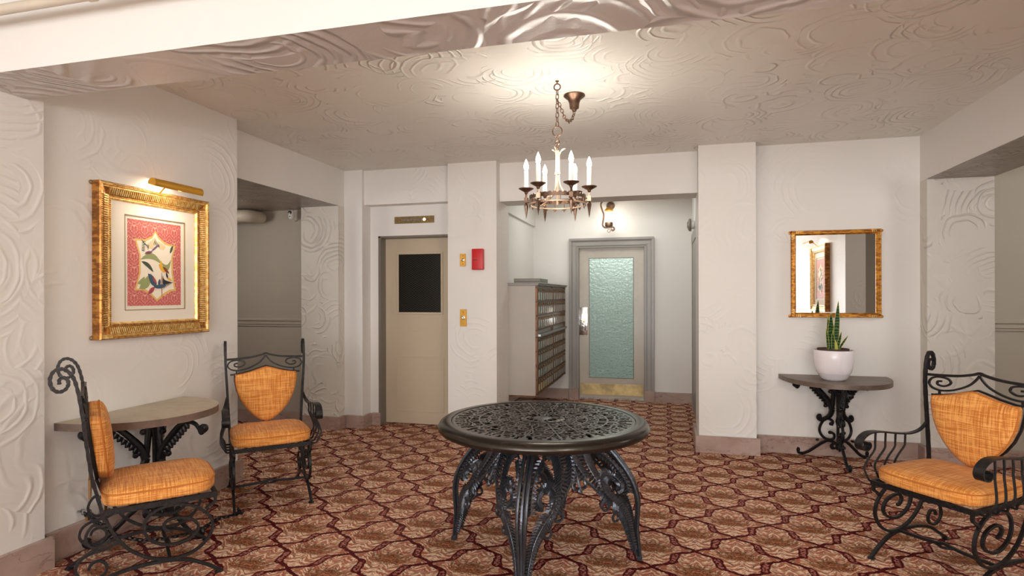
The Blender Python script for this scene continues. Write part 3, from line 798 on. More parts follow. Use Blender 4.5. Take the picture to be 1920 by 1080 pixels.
# ------------------------------------------------------------------ framed picture with brass picture light (local: x = out of the wall, y along, z up)
def picture(name_label, lamp_label, flip=1):
    r = root('framed_picture', name_label, 'picture')
    W, Hh = 0.41, 0.4535        # half sizes of the outer frame
    # frame: mitred profile (distance from outer edge, depth)
    prof = [(0.0, 0.0), (0.0, 0.052), (0.006, 0.060), (0.018, 0.058), (0.022, 0.046), (0.028, 0.046), (0.070, 0.030), (0.076, 0.036), (0.088, 0.036), (0.096, 0.022), (0.096, 0.0)]
    def ring(lo, hi):
        mb = MB()
        rows = []
        for i in range(lo, hi):
            e, dp = prof[i]
            rows.append([(dp, -W + e, -Hh + e), (dp, W - e, -Hh + e), (dp, W - e, Hh - e), (dp, -W + e, Hh - e)])
        mb.grid(rows, cap0=False, cap1=False)
        return mb
    ring(0, 3).build('frame_side', M['gilt_dark'], r, smooth=False)
    ring(2, 6).build('frame_outer_lip', M['gilt'], r, smooth=False)
    ring(5, 7).build('frame_cove', M['gilt_dark'], r, smooth=False)
    ring(6, 11).build('frame_inner_lip', M['gilt'], r, smooth=False)
    # fluting: short ribs across the cove, and beads on the lips
    rb = MB()
    def rib(c, ax):
        for sgn in (1, -1):
            if ax == 'z':
                e0, e1 = 0.030, 0.068
                a = [(0.0475, sgn * (W - e0), c - 0.004), (0.0475, sgn * (W - e0), c + 0.004), (0.034, sgn * (W - e1), c + 0.004), (0.034, sgn * (W - e1), c - 0.004)]
                rb.add([(p[0] + 0.006, p[1], p[2]) if i in (0, 1, 2, 3) else p for i, p in enumerate(a)] + [(p[0] - 0.004, p[1], p[2]) for p in a], [(0, 1, 2, 3), (4, 7, 6, 5), (0, 4, 5, 1), (2, 6, 7, 3), (1, 5, 6, 2), (3, 7, 4, 0)])
            else:
                e0, e1 = 0.030, 0.068
                a = [(0.0475, c - 0.004, sgn * (Hh - e0)), (0.0475, c + 0.004, sgn * (Hh - e0)), (0.034, c + 0.004, sgn * (Hh - e1)), (0.034, c - 0.004, sgn * (Hh - e1))]
                rb.add([(p[0] + 0.006, p[1], p[2]) for p in a] + [(p[0] - 0.004, p[1], p[2]) for p in a], [(0, 1, 2, 3), (4, 7, 6, 5), (0, 4, 5, 1), (2, 6, 7, 3), (1, 5, 6, 2), (3, 7, 4, 0)])
    for c in np.arange(-Hh + 0.075, Hh - 0.07, 0.0135): rib(c, 'z')
    for c in np.arange(-W + 0.075, W - 0.07, 0.0135): rib(c, 'y')
    rb.build('frame_fluting', M['gilt'], r, smooth=False)['kind'] = 'stuff'
    bd = MB()
    for c in np.arange(-Hh + 0.08, Hh - 0.078, 0.012):
        for sgn in (1, -1): bd.box(0.034, 0.0395, sgn * (W - 0.080) - 0.003, sgn * (W - 0.080) + 0.003, c, c + 0.007); bd.box(0.056, 0.0625, sgn * (W - 0.012) - 0.003, sgn * (W - 0.012) + 0.003, c, c + 0.007)
    for c in np.arange(-W + 0.08, W - 0.078, 0.012):
        for sgn in (1, -1): bd.box(0.034, 0.0395, c, c + 0.007, sgn * (Hh - 0.080) - 0.003, sgn * (Hh - 0.080) + 0.003); bd.box(0.056, 0.0625, c, c + 0.007, sgn * (Hh - 0.012) - 0.003, sgn * (Hh - 0.012) + 0.003)
    bd.build('frame_beading', M['gilt_dark'], r, smooth=False)['kind'] = 'stuff'
    # mat, fillet and print
    ya, yb, za, zb = -0.22, 0.235, -0.291, 0.287      # mat opening
    mt = MB(); wi, hi_ = W - 0.094, Hh - 0.094
    mt.box(0.010, 0.018, -wi, wi, zb, hi_); mt.box(0.010, 0.018, -wi, wi, -hi_, za); mt.box(0.010, 0.018, -wi, ya, za, zb); mt.box(0.010, 0.018, yb, wi, za, zb)
    mt.build('mat_board', M['mat_white'], r, smooth=False)
    fm = MB(); e = 0.006
    for (a, b, c, d, w) in ((ya, yb, za, zb, 0.005),):
        fm.box(0.012, 0.0188, a, b, d - w, d); fm.box(0.012, 0.0188, a, b, c, c + w); fm.box(0.012, 0.0188, a, a + w, c, d); fm.box(0.012, 0.0188, b - w, b, c, d)
    fm.build('mat_fillet', M['mat_line'], r, smooth=False)
    MB().box(0.008, 0.012, ya, yb, za, zb).build('inner_mat', M['mat_white'], r, smooth=False)
    pr = MB().box(0.012, 0.0128, -0.196, 0.203, -0.264, 0.264).build('art_print', M['damask'], r, smooth=False)
    # image of birds and leaves; (a, b) in 0..1 across and down, taken over the print
    def P(a, b): return (-0.196 + 0.399 * a, 0.264 - 0.528 * b)
    lvl = [0.0]
    def shape(poly, mat, name='print_shape'):
        lvl[0] += 0.00006
        x = 0.0129 + lvl[0]
        pts = [P(a, b) for a, b in poly]
        m_ = MB().prism(pts, lambda a, b: (0.0127, a, b), lambda a, b: (x, a, b))
        return m_.build(name, M[mat], pr, smooth=False)
    def leafpoly(x0, y0, x1, y1, w, bend=0.0, n=8):
        dx, dy = x1 - x0, y1 - y0; L = math.hypot(dx, dy); nx, ny = -dy / L, dx / L
        top, bot = [], []
        for i in range(n + 1):
            t = i / n; c = math.sin(PI * t) ** 0.8 * w; bb = bend * math.sin(PI * t)
            px_, py_ = x0 + dx * t + nx * bb, y0 + dy * t + ny * bb
            top.append((px_ + nx * c, py_ + ny * c)); bot.append((px_ - nx * c, py_ - ny * c))
        return top + bot[::-1][1:-1]
    outer = [(0.50, 0.10), (0.56, 0.17), (0.70, 0.24), (0.90, 0.26), (0.84, 0.40), (0.84, 0.60), (0.90, 0.82), (0.80, 0.83), (0.66, 0.88), (0.53, 0.95), (0.42, 0.88), (0.28, 0.82), (0.12, 0.82), (0.20, 0.62), (0.20, 0.40), (0.12, 0.22), (0.30, 0.22), (0.44, 0.17)]
    inner = [(0.5 + (a - 0.5) * 0.90, 0.53 + (b - 0.53) * 0.93) for a, b in outer]
    shape(outer, 'p_gold', 'print_border'); shape(inner, 'p_cream', 'print_ground')
    shape([(0.34, 0.28), (0.50, 0.18), (0.52, 0.24), (0.44, 0.33), (0.36, 0.32)], 'p_tan'); shape([(0.54, 0.22), (0.70, 0.28), (0.66, 0.33), (0.57, 0.32)], 'p_tan')
    for k in range(7):     # upper palm fronds
        shape(leafpoly(0.30 + k * 0.012, 0.28, 0.24 + k * 0.02, 0.22 + 0.02 * k, 0.006), 'p_dkgreen')
        shape(leafpoly(0.24, 0.24 + k * 0.018, 0.33 - k * 0.004, 0.25 + k * 0.018, 0.005), 'p_dkgreen')
        shape(leafpoly(0.50 + k * 0.012, 0.20 + 0.012 * k, 0.46 + k * 0.018, 0.28 + 0.004 * k, 0.005), 'p_dkgreen')
    shape(leafpoly(0.22, 0.46, 0.62, 0.50, 0.035, -0.07), 'p_green'); shape(leafpoly(0.61, 0.48, 0.80, 0.44, 0.035, 0.08), 'p_green')
    shape(leafpoly(0.20, 0.80, 0.42, 0.62, 0.055, 0.03), 'p_green'); shape(leafpoly(0.17, 0.74, 0.30, 0.66, 0.03, 0.02), 'p_green')
    shape(leafpoly(0.24, 0.48, 0.46, 0.60, 0.025, -0.02), 'p_dkgreen'); shape(leafpoly(0.78, 0.36, 0.84, 0.26, 0.02), 'p_dkgreen')
    shape(leafpoly(0.615, 0.60, 0.62, 0.90, 0.006), 'p_brown', 'print_stem')
    for k in range(8): shape(leafpoly(0.64, 0.64 + 0.006 * k, 0.66 + 0.026 * k, 0.72 + 0.012 * (7 - k), 0.006, 0.01), 'p_black')
    # three birds
    shape(leafpoly(0.30, 0.385, 0.44, 0.36, 0.020), 'p_purple', 'print_bird'); shape(leafpoly(0.41, 0.36, 0.57, 0.26, 0.012), 'p_purple'); shape(leafpoly(0.31, 0.378, 0.42, 0.37, 0.010), 'p_brown')
    shape(leafpoly(0.56, 0.50, 0.68, 0.60, 0.030), 'p_yellow', 'print_bird'); shape(leafpoly(0.63, 0.53, 0.76, 0.61, 0.020), 'p_brown'); shape(leafpoly(0.70, 0.60, 0.74, 0.68, 0.014), 'p_black'); shape(leafpoly(0.585, 0.46, 0.62, 0.51, 0.016), 'p_yellow'); shape(leafpoly(0.72, 0.66, 0.82, 0.70, 0.014), 'p_yellow')
    shape(leafpoly(0.36, 0.62, 0.52, 0.78, 0.045), 'p_blue', 'print_bird'); shape(leafpoly(0.46, 0.78, 0.70, 0.76, 0.025), 'p_blue'); shape(leafpoly(0.44, 0.66, 0.52, 0.74, 0.018), 'p_rose'); shape(leafpoly(0.56, 0.77, 0.58, 0.68, 0.022), 'p_blue'); shape(leafpoly(0.36, 0.86, 0.48, 0.78, 0.028), 'p_rose')
    MB().box(0.0195, 0.0205, -wi, wi, -hi_, hi_)
    for s_ in (-1, 1):
        for t_ in (1, -1):
            mb = MB().tube([(0.004, s_ * (W + 0.008) + 0.010 * math.cos(a), t_ * (Hh - 0.012) + 0.010 * math.sin(a)) for a in np.linspace(0, 2 * PI, 14, endpoint=False)], 0.003, 6, closed=True)
            mb.build('hanging_eyelet', M['brass_dull'], r)
    # picture light
    l = root('picture_light', lamp_label, 'lamp')
    rows = []
    y0, y1 = -0.19, 0.185
    sec = [(0.030 * math.cos(a), 0.030 * math.sin(a)) for a in np.linspace(-0.25 * PI, 1.05 * PI, 12)]
    sh = MB()
    outer_r = [[(sx, y, sz) for sx, sz in sec] for y in (y0, y1)]
    sh.grid(outer_r, closed_u=False, cap0=False, cap1=False)
    inner_r = [[(sx * 0.93, y, sz * 0.93) for sx, sz in sec] for y in (y0, y1)]
    sh.grid(inner_r, closed_u=False, cap0=False, cap1=False)
    sh.prism(sec, lambda a, b: (a, y0, b), lambda a, b: (a, y0 + 0.002, b)); sh.prism(sec, lambda a, b: (a, y1 - 0.002, b), lambda a, b: (a, y1, b))
    sh.build('lamp_shade', M['lamp_brass'], l)
    MB().tube([(0, y0 + 0.02, -0.002), (0, y1 - 0.02, -0.002)], 0.009, 10).build('tube_bulb', M['panel_light'], l)
    MB().tube(spline([(0, -0.03, 0.026), (-0.05, -0.03, 0.012), (-0.10, -0.03, -0.028), (-0.125, -0.03, -0.05)], 4), 0.005, 8).build('lamp_arm', M['lamp_brass'], l)
    MB().box(-0.15, -0.140, -0.06, 0.0, -0.085, -0.035).build('arm_bracket', M['lamp_brass'], l, bevel=0.002)
    return r, l
pic, plight = picture('gilt framed print of birds and palm leaves above the left console table', 'brass picture light over the gilt bird print on the left wall')
pic.location = (-3.138, 3.0105, 1.6085)
plight.location = (-2.975, 3.035, 2.085)
pic2 = copy_tree(pic); pl2 = copy_tree(plight)
pic2['label'] = 'gilt framed print seen only as a reflection in the wall mirror'
pl2['label'] = 'brass picture light seen only as a reflection in the wall mirror'
pic2.location = (2.082, 2.42, 1.63); pic2.rotation_euler = (0, 0, PI)
pl2.location = (1.91, 2.42, 2.11); pl2.rotation_euler = (0, 0, PI)
area('picture_light_glow', (-2.975, 3.03, 2.075), (-3.10, 3.03, 1.75), 0.34, 0.02, 2.2, (1.0, 0.86, 0.66)).rotation_euler = (Vector((-0.45, 0, -1))).to_track_quat('-Z', 'X').to_euler()
area('picture_light_glow', (1.91, 2.42, 2.10), (2.1, 2.42, 1.75), 0.34, 0.02, 2.2, (1.0, 0.86, 0.66)).rotation_euler = (Vector((0.45, 0, -1))).to_track_quat('-Z', 'X').to_euler()

# ------------------------------------------------------------------ wall mirror
mr = root('wall_mirror', 'square mirror in a fluted gilt frame above the potted snake plant', 'mirror', (1.432, 5.642, 1.585))
W, Hh = 0.353, 0.38
prof = [(0.0, 0.0), (0.0, 0.030), (0.006, 0.040), (0.014, 0.040), (0.018, 0.033), (0.026, 0.033), (0.030, 0.026), (0.040, 0.018), (0.040, 0.0)]
rows = [[(-W + e, -dp, -Hh + e), (W - e, -dp, -Hh + e), (W - e, -dp, Hh - e), (-W + e, -dp, Hh - e)] for e, dp in prof]
MB().grid(rows, cap0=False, cap1=False).build('mirror_frame', M['gilt_mirror'], mr, smooth=False)
MB().box(-W + 0.036, W - 0.036, -0.014, -0.006, -Hh + 0.036, Hh - 0.036).build('mirror_glass', M['mirror'], mr, smooth=False)
for sx in (-1, 1):
    for sz in (-1, 1):
        cb = MB()
        for k in range(3):
            o1 = 0.045 + k * 0.014
            cb.tube([(sx * W, -0.036, sz * (Hh - o1)), (sx * (W - 0.026), -0.037, sz * (Hh - o1 + 0.006))], 0.0045, 6)
            cb.tube([(sx * (W - o1), -0.036, sz * Hh), (sx * (W - o1 + 0.006), -0.037, sz * (Hh - 0.026))], 0.0045, 6)
        cb.build('corner_ribs', M['gilt'], mr)
        MB().lathe([(0.013, 0), (0.013, -0.010), (0.0005, -0.013)], (sx * (W + 0.008), 0, sz * (Hh - 0.014 if sz > 0 else Hh - 0.010)), 12, 'y').build('corner_knob', M['gilt_mirror'], mr)

# ------------------------------------------------------------------ chandelier
HX, HY = -0.648, 3.604
chd = root('chandelier', 'bronze ring chandelier with six lit candle bulbs hanging on a chain', 'chandelier', (HX, HY, 1.995))
def band(r, z0, z1, th, scal=0, n=96, amp=0.0):
    rows = []
    def zt(a): return z1 + (amp * abs(math.sin(a * scal / 2)) if scal else 0)
    for rr, top in ((r, 0), (r, 1), (r + th, 1), (r + th, 0)):
        rows.append([(rr * math.cos(a), rr * math.sin(a), zt(a) if top else z0) for a in np.linspace(0, 2 * PI, n, endpoint=False)])
    rows.append(rows[0])
    return MB().grid(rows, cap0=False, cap1=False)
band(0.172, 0.004, 0.022, 0.004, 36, 144, 0.010).build('upper_ring', M['bronze'], chd)
band(0.172, -0.030, -0.022, 0.005).build('lower_ring', M['pale_metal'], chd)
mb = MB()
for k in range(18):       # leafy drops between the rings
    a = 2 * PI * k / 18 + 0.1
    cx_, cy_ = 0.174 * math.cos(a), 0.174 * math.sin(a)
    tx, ty = -math.sin(a), math.cos(a)
    mb.add([(cx_ - tx * 0.016, cy_ - ty * 0.016, -0.032), (cx_ + tx * 0.016, cy_ + ty * 0.016, -0.032), (cx_, cy_, -0.050), (cx_ * 1.03, cy_ * 1.03, -0.034)], [(0, 1, 3), (1, 2, 3), (2, 0, 3), (0, 2, 1)])
    mb.tube([(cx_, cy_, 0.006), (cx_, cy_, -0.022)], 0.003, 5)
mb.build('ring_ornament', M['bronze'], chd)['kind'] = 'stuff'
for k in range(6):
    a = math.radians(-55.3 + 60 * k)
    r_ = 0.197
    cx_, cy_ = r_ * math.cos(a), r_ * math.sin(a)
    arm = MB().tube([(cx_ * 0.88, cy_ * 0.88, -0.005), (cx_, cy_, 0.0), (cx_, cy_, 0.045)], [0.007, 0.009, 0.006], 8)
    arm.box(cx_ - 0.012, cx_ + 0.012, cy_ - 0.012, cy_ + 0.012, -0.010, 0.022)
    arm.build('candle_arm', M['pale_metal'] if k % 2 else M['bronze'], chd)
    MB().lathe([(0.004, 0.040), (0.010, 0.050), (0.012, 0.058), (0.030, 0.068), (0.047, 0.078), (0.048, 0.081), (0.028, 0.074), (0.0005, 0.072)], (cx_, cy_, 0), 24).build('drip_pan', M['bronze'], chd)
    MB().lathe([(0.0135, 0.072), (0.014, 0.080), (0.0135, 0.190), (0.010, 0.194), (0.0005, 0.194)], (cx_, cy_, 0), 16).build('candle_sleeve', M['candle'], chd)
    MB().lathe([(0.006, 0.192), (0.013, 0.206), (0.0155, 0.220), (0.012, 0.238), (0.005, 0.256), (0.0005, 0.266)], (cx_, cy_, 0), 14).build('flame_bulb', M['bulb'], chd)
    MB().lathe([(0.0005, -0.112), (0.004, -0.095), (0.0135, -0.030), (0.012, -0.022), (0.006, -0.014), (0.010, -0.004), (0.004, 0.0), (0.0005, 0.0)], (cx_, cy_, 0), 4 if k % 2 else 6).build('spike_finial', M['bronze'], chd, smooth=False)
    point('candle_light', (HX + cx_, HY + cy_, 1.995 + 0.23), 3.5, (1.0, 0.93, 0.84), 0.04)
for k in range(3):
    a = math.radians(20 + 120 * k)
    ca, sa = math.cos(a), math.sin(a)
    pts = [(0.012 * ca, 0.012 * sa, 0.300), (0.011 * ca, 0.011 * sa, 0.17), (0.020 * ca, 0.020 * sa, 0.09), (0.065 * ca, 0.065 * sa, 0.03), (0.12 * ca, 0.12 * sa, 0.0), (0.172 * ca, 0.172 * sa, -0.012)]
    MB().tube(spline(pts, 5), w=0.016, h=0.005).build('support_arm', M['pale_metal'], chd)
    pts = [(0.010 * ca, 0.010 * sa, 0.24), (0.014 * ca, 0.014 * sa, 0.285), (0.028 * ca, 0.028 * sa, 0.315), (0.050 * ca, 0.050 * sa, 0.325)]
    MB().tube(spline(pts, 4), w=[0.010] * 5 + [0.018] * 5 + [0.008] * 3, h=0.003).build('crown_leaf', M['pale_metal'], chd)
MB().tube([(0, 0, 0.16), (0, 0, 0.31)], 0.012, 8).lathe([(0.015, 0.160), (0.017, 0.165), (0.017, 0.172), (0.015, 0.177)], (0, 0, 0), 12).build('stem', M['pale_metal'], chd)
MB().tube([(0, 0, -0.03), (0, 0, 0.16)], 0.007, 8).build('inner_rod', M['pale_metal'], chd)
def link_mesh(L, wdt, r, n=16):
    pts = []
    for a in np.linspace(0, 2 * PI, n, endpoint=False):
        c, s_ = math.cos(a), math.sin(a)
        pts.append((wdt / 2 * c, 0, (L / 2 - wdt / 2) * (1 if s_ > 0 else -1) + wdt / 2 * s_ if abs(s_) > 1e-6 else 0.0 + (L / 2 - wdt / 2) * 0))
    return MB().tube(pts, r, 6, closed=True)
def chain(path, parent, mat, L=0.030, wdt=0.018, r=0.0028, name='chain_link', first_mesh=None):
    """links along a 3D path, alternately turned by a quarter"""
    P = [np.array(p, float) for p in path]
    cum = [0.0]
    for i in range(1, len(P)): cum.append(cum[-1] + np.linalg.norm(P[i] - P[i - 1]))
    step = L - 2 * r * 1.2
    n = max(1, int(cum[-1] / step))
    src = None
    for k in range(n):
        s_ = (k + 0.5) * cum[-1] / n
        i = max(j for j in range(len(cum)) if cum[j] <= s_); i = min(i, len(P) - 2)
        f = (s_ - cum[i]) / max(1e-9, cum[i + 1] - cum[i])
        p = P[i] + (P[i + 1] - P[i]) * f
        t = Vector(P[i + 1] - P[i]).normalized()
        if src is None:
            src = link_mesh(L, wdt, r).build(name, mat, parent); o = src
        else:
            o = src.copy(); C.objects.link(o); o.parent = parent
        o.location = p
        q = t.to_track_quat('Z', 'X')
        o.rotation_mode = 'QUATERNION'
        o.rotation_quaternion = q @ Matrix.Rotation((k % 2) * PI / 2 + 0.3, 3, 'Z').to_quaternion()
    return src
def ringobj(name, c, R, r, mat, parent, ax='y'):
    pts = []
    for a in np.linspace(0, 2 * PI, 24, endpoint=False):
        x_, z_ = R * math.cos(a), R * math.sin(a)
        pts.append((c[0] + x_, c[1], c[2] + z_) if ax == 'y' else (c[0], c[1] + x_, c[2] + z_))
    return MB().tube(pts, r, 7, closed=True).build(name, mat, parent)
ringobj('large_ring', (0, 0, 0.432), 0.030, 0.0035, M['bronze'], chd)
ringobj('small_ring', (0, 0, 0.388), 0.012, 0.004, M['bronze'], chd, 'x')
ringobj('small_ring', (0, 0, 0.362), 0.013, 0.004, M['bronze'], chd)
ringobj('small_ring', (0, 0, 0.334), 0.016, 0.004, M['bronze'], chd, 'x')
ringobj('top_ring', (0, 0, 0.708), 0.020, 0.004, M['bronze'], chd)
MB().tube([(0, 0, 0.746), (0, 0, 0.728)], 0.004, 8).lathe([(0.012, 0.746), (0.010, 0.741), (0.0005, 0.740)], (0, 0, 0), 12).build('ceiling_hook', M['bronze'], chd)
chain([(0, 0, 0.690), (0, 0, 0.460)], chd, M['bronze'], 0.034, 0.019, 0.0028)
cx_, cy_ = 0.065, 0.28
MB().lathe([(0.070, 0.746), (0.072, 0.738), (0.062, 0.728), (0.042, 0.712), (0.034, 0.690), (0.030, 0.655), (0.016, 0.648), (0.014, 0.636), (0.0005, 0.634)], (cx_, cy_, 0), 32).build('ceiling_canopy', M['bronze'], chd)
chain([(cx_, cy_, 0.632), (cx_ * 0.9, cy_ * 0.86, 0.575), (cx_ * 0.7, cy_ * 0.62, 0.535), (cx_ * 0.45, cy_ * 0.36, 0.545), (0.012, 0.03, 0.60), (0, 0, 0.63)], chd, M['bronze'], 0.030, 0.018, 0.0026)

# ------------------------------------------------------------------ vestibule sconce
sc_ = root('wall_sconce', 'small iron wall lantern with one lit bulb above the vestibule door', 'sconce', (-0.72, 7.9, 2.40))
MB().lathe([(0.055, 0.0), (0.055, -0.012), (0.03, -0.02), (0.0005, -0.02)], (0.02, 0, 0.20), 20, 'y').build('back_plate', M['bronze'], sc_)
pts = [(0.05, -0.01, 0.22), (0.02, -0.10, 0.255), (-0.05, -0.17, 0.25), (-0.088, -0.20, 0.20), (-0.075, -0.20, 0.13), (-0.052, -0.20, 0.06), (-0.058, -0.20, -0.01), (-0.066, -0.20, -0.075), (-0.04, -0.20, -0.11), (0.02, -0.20, -0.112), (0.06, -0.20, -0.108)]
MB().tube(spline(pts, 5), w=0.022, h=0.008, up=(0, 1, 0)).build('lamp_arm', M['bronze'], sc_)
MB().lathe([(0.045, -0.10), (0.050, -0.095), (0.052, -0.055), (0.046, -0.045), (0.0005, -0.05)], (0.015, -0.20, 0), 20).build('lamp_cup', M['bronze'], sc_)
MB().ball((0.015, -0.20, 0.005), 0.032, 16, 10, 1.25).build('light_bulb', M['bulb'], sc_)
MB().lathe([(0.002, 0.16), (0.03, 0.145), (0.058, 0.115), (0.060, 0.108), (0.03, 0.135), (0.0005, 0.15)], (0.015, -0.20, 0), 20).build('smoke_bell', M['brass'], sc_)
MB().tube([(0.015, -0.20, 0.155), (0.0, -0.17, 0.20), (0.01, -0.08, 0.235)], 0.004, 6).build('bell_hook', M['bronze'], sc_)
pts = spiral(0.062, -0.135, 0.028, 0.010, PI / 2, -0.8, 14)
MB().tube([(a, -0.20, b) for a, b in pts], w=0.022, h=0.007, up=(0, 1, 0)).build('arm_curl', M['bronze'], sc_)
ringobj('pull_ring', (0.015, -0.20, -0.155), 0.020, 0.003, M['bronze'], sc_)
point('sconce_light', (-0.705, 7.62, 2.42), 1.6, (1.0, 0.9, 0.76), 0.03)

# ------------------------------------------------------------------ chairs (local: +y faces forward, front of the seat at y = 0)
def bar(mb, pts, w=0.014, h=0.014, up=(1, 0, 0)):
    mb.tube(pts, w=w, h=h, up=up)
    return mb
def side(x, pts, k=6): return [(x, p[0], p[1]) for p in spline(pts, k)]
SEATZ = 0.40
def scroll_u(x):
    main = [(-0.462, 0.385), (-0.443, 0.325), (-0.409, 0.262), (-0.367, 0.205), (-0.302, 0.155), (-0.235, 0.128), (-0.166, 0.119), (-0.100, 0.131), (-0.046, 0.169), (-0.015, 0.225), (-0.022, 0.280), (-0.056, 0.325), (-0.108, 0.362), (-0.179, 0.381), (-0.243, 0.374), (-0.288, 0.347), (-0.308, 0.303), (-0.299, 0.255), (-0.268, 0.218), (-0.212, 0.192), (-0.152, 0.190), (-0.100, 0.211), (-0.078, 0.245), (-0.092, 0.280), (-0.128, 0.303), (-0.179, 0.314), (-0.214, 0.306), (-0.228, 0.284), (-0.214, 0.262), (-0.192, 0.254)]
    mb = MB()
    bar(mb, side(x, main), 0.013, 0.015)
    bar(mb, side(x, [(-0.004, 0.395), (-0.003, 0.362), (-0.028, 0.345), (-0.044, 0.330)], 4), 0.013, 0.015)
    return mb
def rear_s(x):
    mb = MB()
    bar(mb, side(x, [(-0.440, 0.318), (-0.452, 0.340), (-0.478, 0.341), (-0.503, 0.351), (-0.522, 0.333), (-0.534, 0.300), (-0.526, 0.268), (-0.500, 0.248), (-0.465, 0.252), (-0.440, 0.275)]), 0.012, 0.013)
    bar(mb, side(x, [(-0.404, 0.255), (-0.455, 0.232), (-0.520, 0.222), (-0.560, 0.195), (-0.570, 0.150), (-0.545, 0.112), (-0.500, 0.100), (-0.462, 0.120), (-0.456, 0.155), (-0.480, 0.182), (-0.512, 0.176), (-0.524, 0.150)]), 0.012, 0.013)
    return mb
def foot_arch(x):
    mb = MB()
    pts = side(x, [(0.014, 0.010), (-0.010, 0.030), (-0.047, 0.055), (-0.119, 0.094), (-0.195, 0.112), (-0.280, 0.118), (-0.380, 0.112), (-0.470, 0.090), (-0.550, 0.045), (-0.612, 0.010)])
    bar(mb, pts, 0.015, 0.017)
    mb.lathe([(0.020, 0.0), (0.021, 0.004), (0.012, 0.012), (0.0005, 0.016)], (x, 0.016, 0), 12)
    mb.lathe([(0.020, 0.0), (0.021, 0.004), (0.012, 0.012), (0.0005, 0.016)], (x, -0.614, 0), 12)
    return mb
SHIELD = [(-0.205, 0.842), (-0.17, 0.842), (-0.10, 0.858), (-0.04, 0.878), (0.0, 0.890), (0.04, 0.878), (0.10, 0.858), (0.17, 0.842), (0.205, 0.842), (0.203, 0.79), (0.190, 0.72), (0.165, 0.655), (0.130, 0.600), (0.090, 0.555), (0.045, 0.518), (0.0, 0.500), (-0.045, 0.518), (-0.090, 0.555), (-0.130, 0.600), (-0.165, 0.655), (-0.190, 0.72), (-0.203, 0.79)]
def lean(z): return -0.468 - 0.030 * max(0.0, (z - 0.5)) / 0.45
def make_chair(name, label, group, arms=True):
    r = root(name, label, 'chair', group=group)
    I = M['iron']
    # seat frame with a twisted front rail
    sf = MB()
    for y in (0.0, -0.458): sf.tube([(-0.243, y, SEATZ), (0.243, y, SEATZ)], w=0.012, h=0.026, up=(0, 0, 1))
    for x in (-0.243, 0.243): sf.tube([(x, 0.006, SEATZ), (x, -0.47, SEATZ)], w=0.012, h=0.026, up=(0, 0, 1))
    for x in (-0.12, 0.0, 0.12): sf.tube([(x, 0.0, SEATZ + 0.008), (x, -0.46, SEATZ + 0.008)], w=0.025, h=0.003, up=(0, 0, 1))
    for k in range(24):
        x = -0.23 + k * 0.02
        sf.tube([(x - 0.008, 0.008, SEATZ - 0.008), (x + 0.008, 0.008, SEATZ + 0.008)], 0.003, 4)
    sf.build('seat_frame', I, r)
    for s_ in (-1, 1):
        x = s_ * 0.236
        foot_arch(x).build('leg', I, r)
        scroll_u(x).build('side_scroll', I, r)
        rear_s(x).build('rear_scroll', I, r)
        if arms:
            pr = [(-0.463, 0.36), (-0.474, 0.46), (-0.478, 0.56), (-0.479, 0.685), (-0.478, 0.80), (-0.480, 0.90), (-0.486, 0.98), (-0.498, 1.04), (-0.522, 1.072), (-0.548, 1.060), (-0.560, 1.020), (-0.552, 0.985), (-0.530, 0.975), (-0.512, 0.995), (-0.516, 1.025), (-0.532, 1.030)]
        else:
            pr = [(-0.463, 0.36), (-0.485, 0.46), (-0.509, 0.567), (-0.522, 0.665), (-0.532, 0.751), (-0.545, 0.87), (-0.556, 0.95), (-0.567, 1.007), (-0.580, 1.045), (-0.600, 1.071), (-0.625, 1.081), (-0.648, 1.068), (-0.659, 1.034), (-0.651, 0.997), (-0.629, 0.979), (-0.605, 0.988), (-0.594, 1.012), (-0.600, 1.034), (-0.614, 1.042), (-0.626, 1.032), (-0.626, 1.012)]
        def xs(z): return s_ * (0.240 + 0.026 * min(1.0, max(0.0, (z - 0.42) / 0.5)))
        pts = [(xs(p[1]), p[0], p[1]) for p in spline(pr, 6)]
        n_ = len(pts)
        ws = [0.013 + 0.003 * ((i // 2) % 2) for i in range(n_)]
        MB().tube(pts, w=ws, h=[0.017 - 0.006 * max(0, (i - 0.7 * n_) / (0.3 * n_)) for i in range(n_)], up=(1, 0, 0)).build('back_post', I, r)
        if arms:
            ap = [(0.258, -0.480, 0.680), (0.264, -0.455, 0.650), (0.270, -0.415, 0.630), (0.276, -0.350, 0.622), (0.281, -0.26, 0.630), (0.284, -0.16, 0.645), (0.285, -0.09, 0.654), (0.286, -0.025, 0.652), (0.286, 0.025, 0.630), (0.286, 0.045, 0.598), (0.286, 0.030, 0.570), (0.286, -0.005, 0.564), (0.286, -0.028, 0.582), (0.286, -0.020, 0.602), (0.286, -0.002, 0.604)]
            pa = [(s_ * p[0], p[1], p[2]) for p in spline(ap, 6)]
            n_ = len(pa)
            MB().tube(pa, w=0.007, h=[0.014 + 0.030 * min(1, i / (n_ * 0.45)) for i in range(n_)], up=(1, 0, 0)).build('armrest', I, r)
            for k in range(4):
                y0 = -0.085 - k * 0.078
                zt = 0.651 - k * 0.009
                xt = 0.282 - k * 0.003
                bp = [(xt, y0, zt), (xt + 0.002, y0, zt - 0.05), (xt + 0.003, y0 + 0.004, 0.555), (xt + 0.022, y0 + 0.030, 0.500), (xt + 0.030, y0 + 0.048, 0.455), (xt + 0.010, y0 + 0.055, 0.415), (0.275, y0 + 0.052, 0.392), (0.243, y0 + 0.050, 0.393)]
                MB().tube([(s_ * p[0], p[1], p[2]) for p in spline(bp, 5)], 0.0062, 6).build('arm_spindle', I, r)
    # stretcher with a lens shaped swelling
    st = MB()
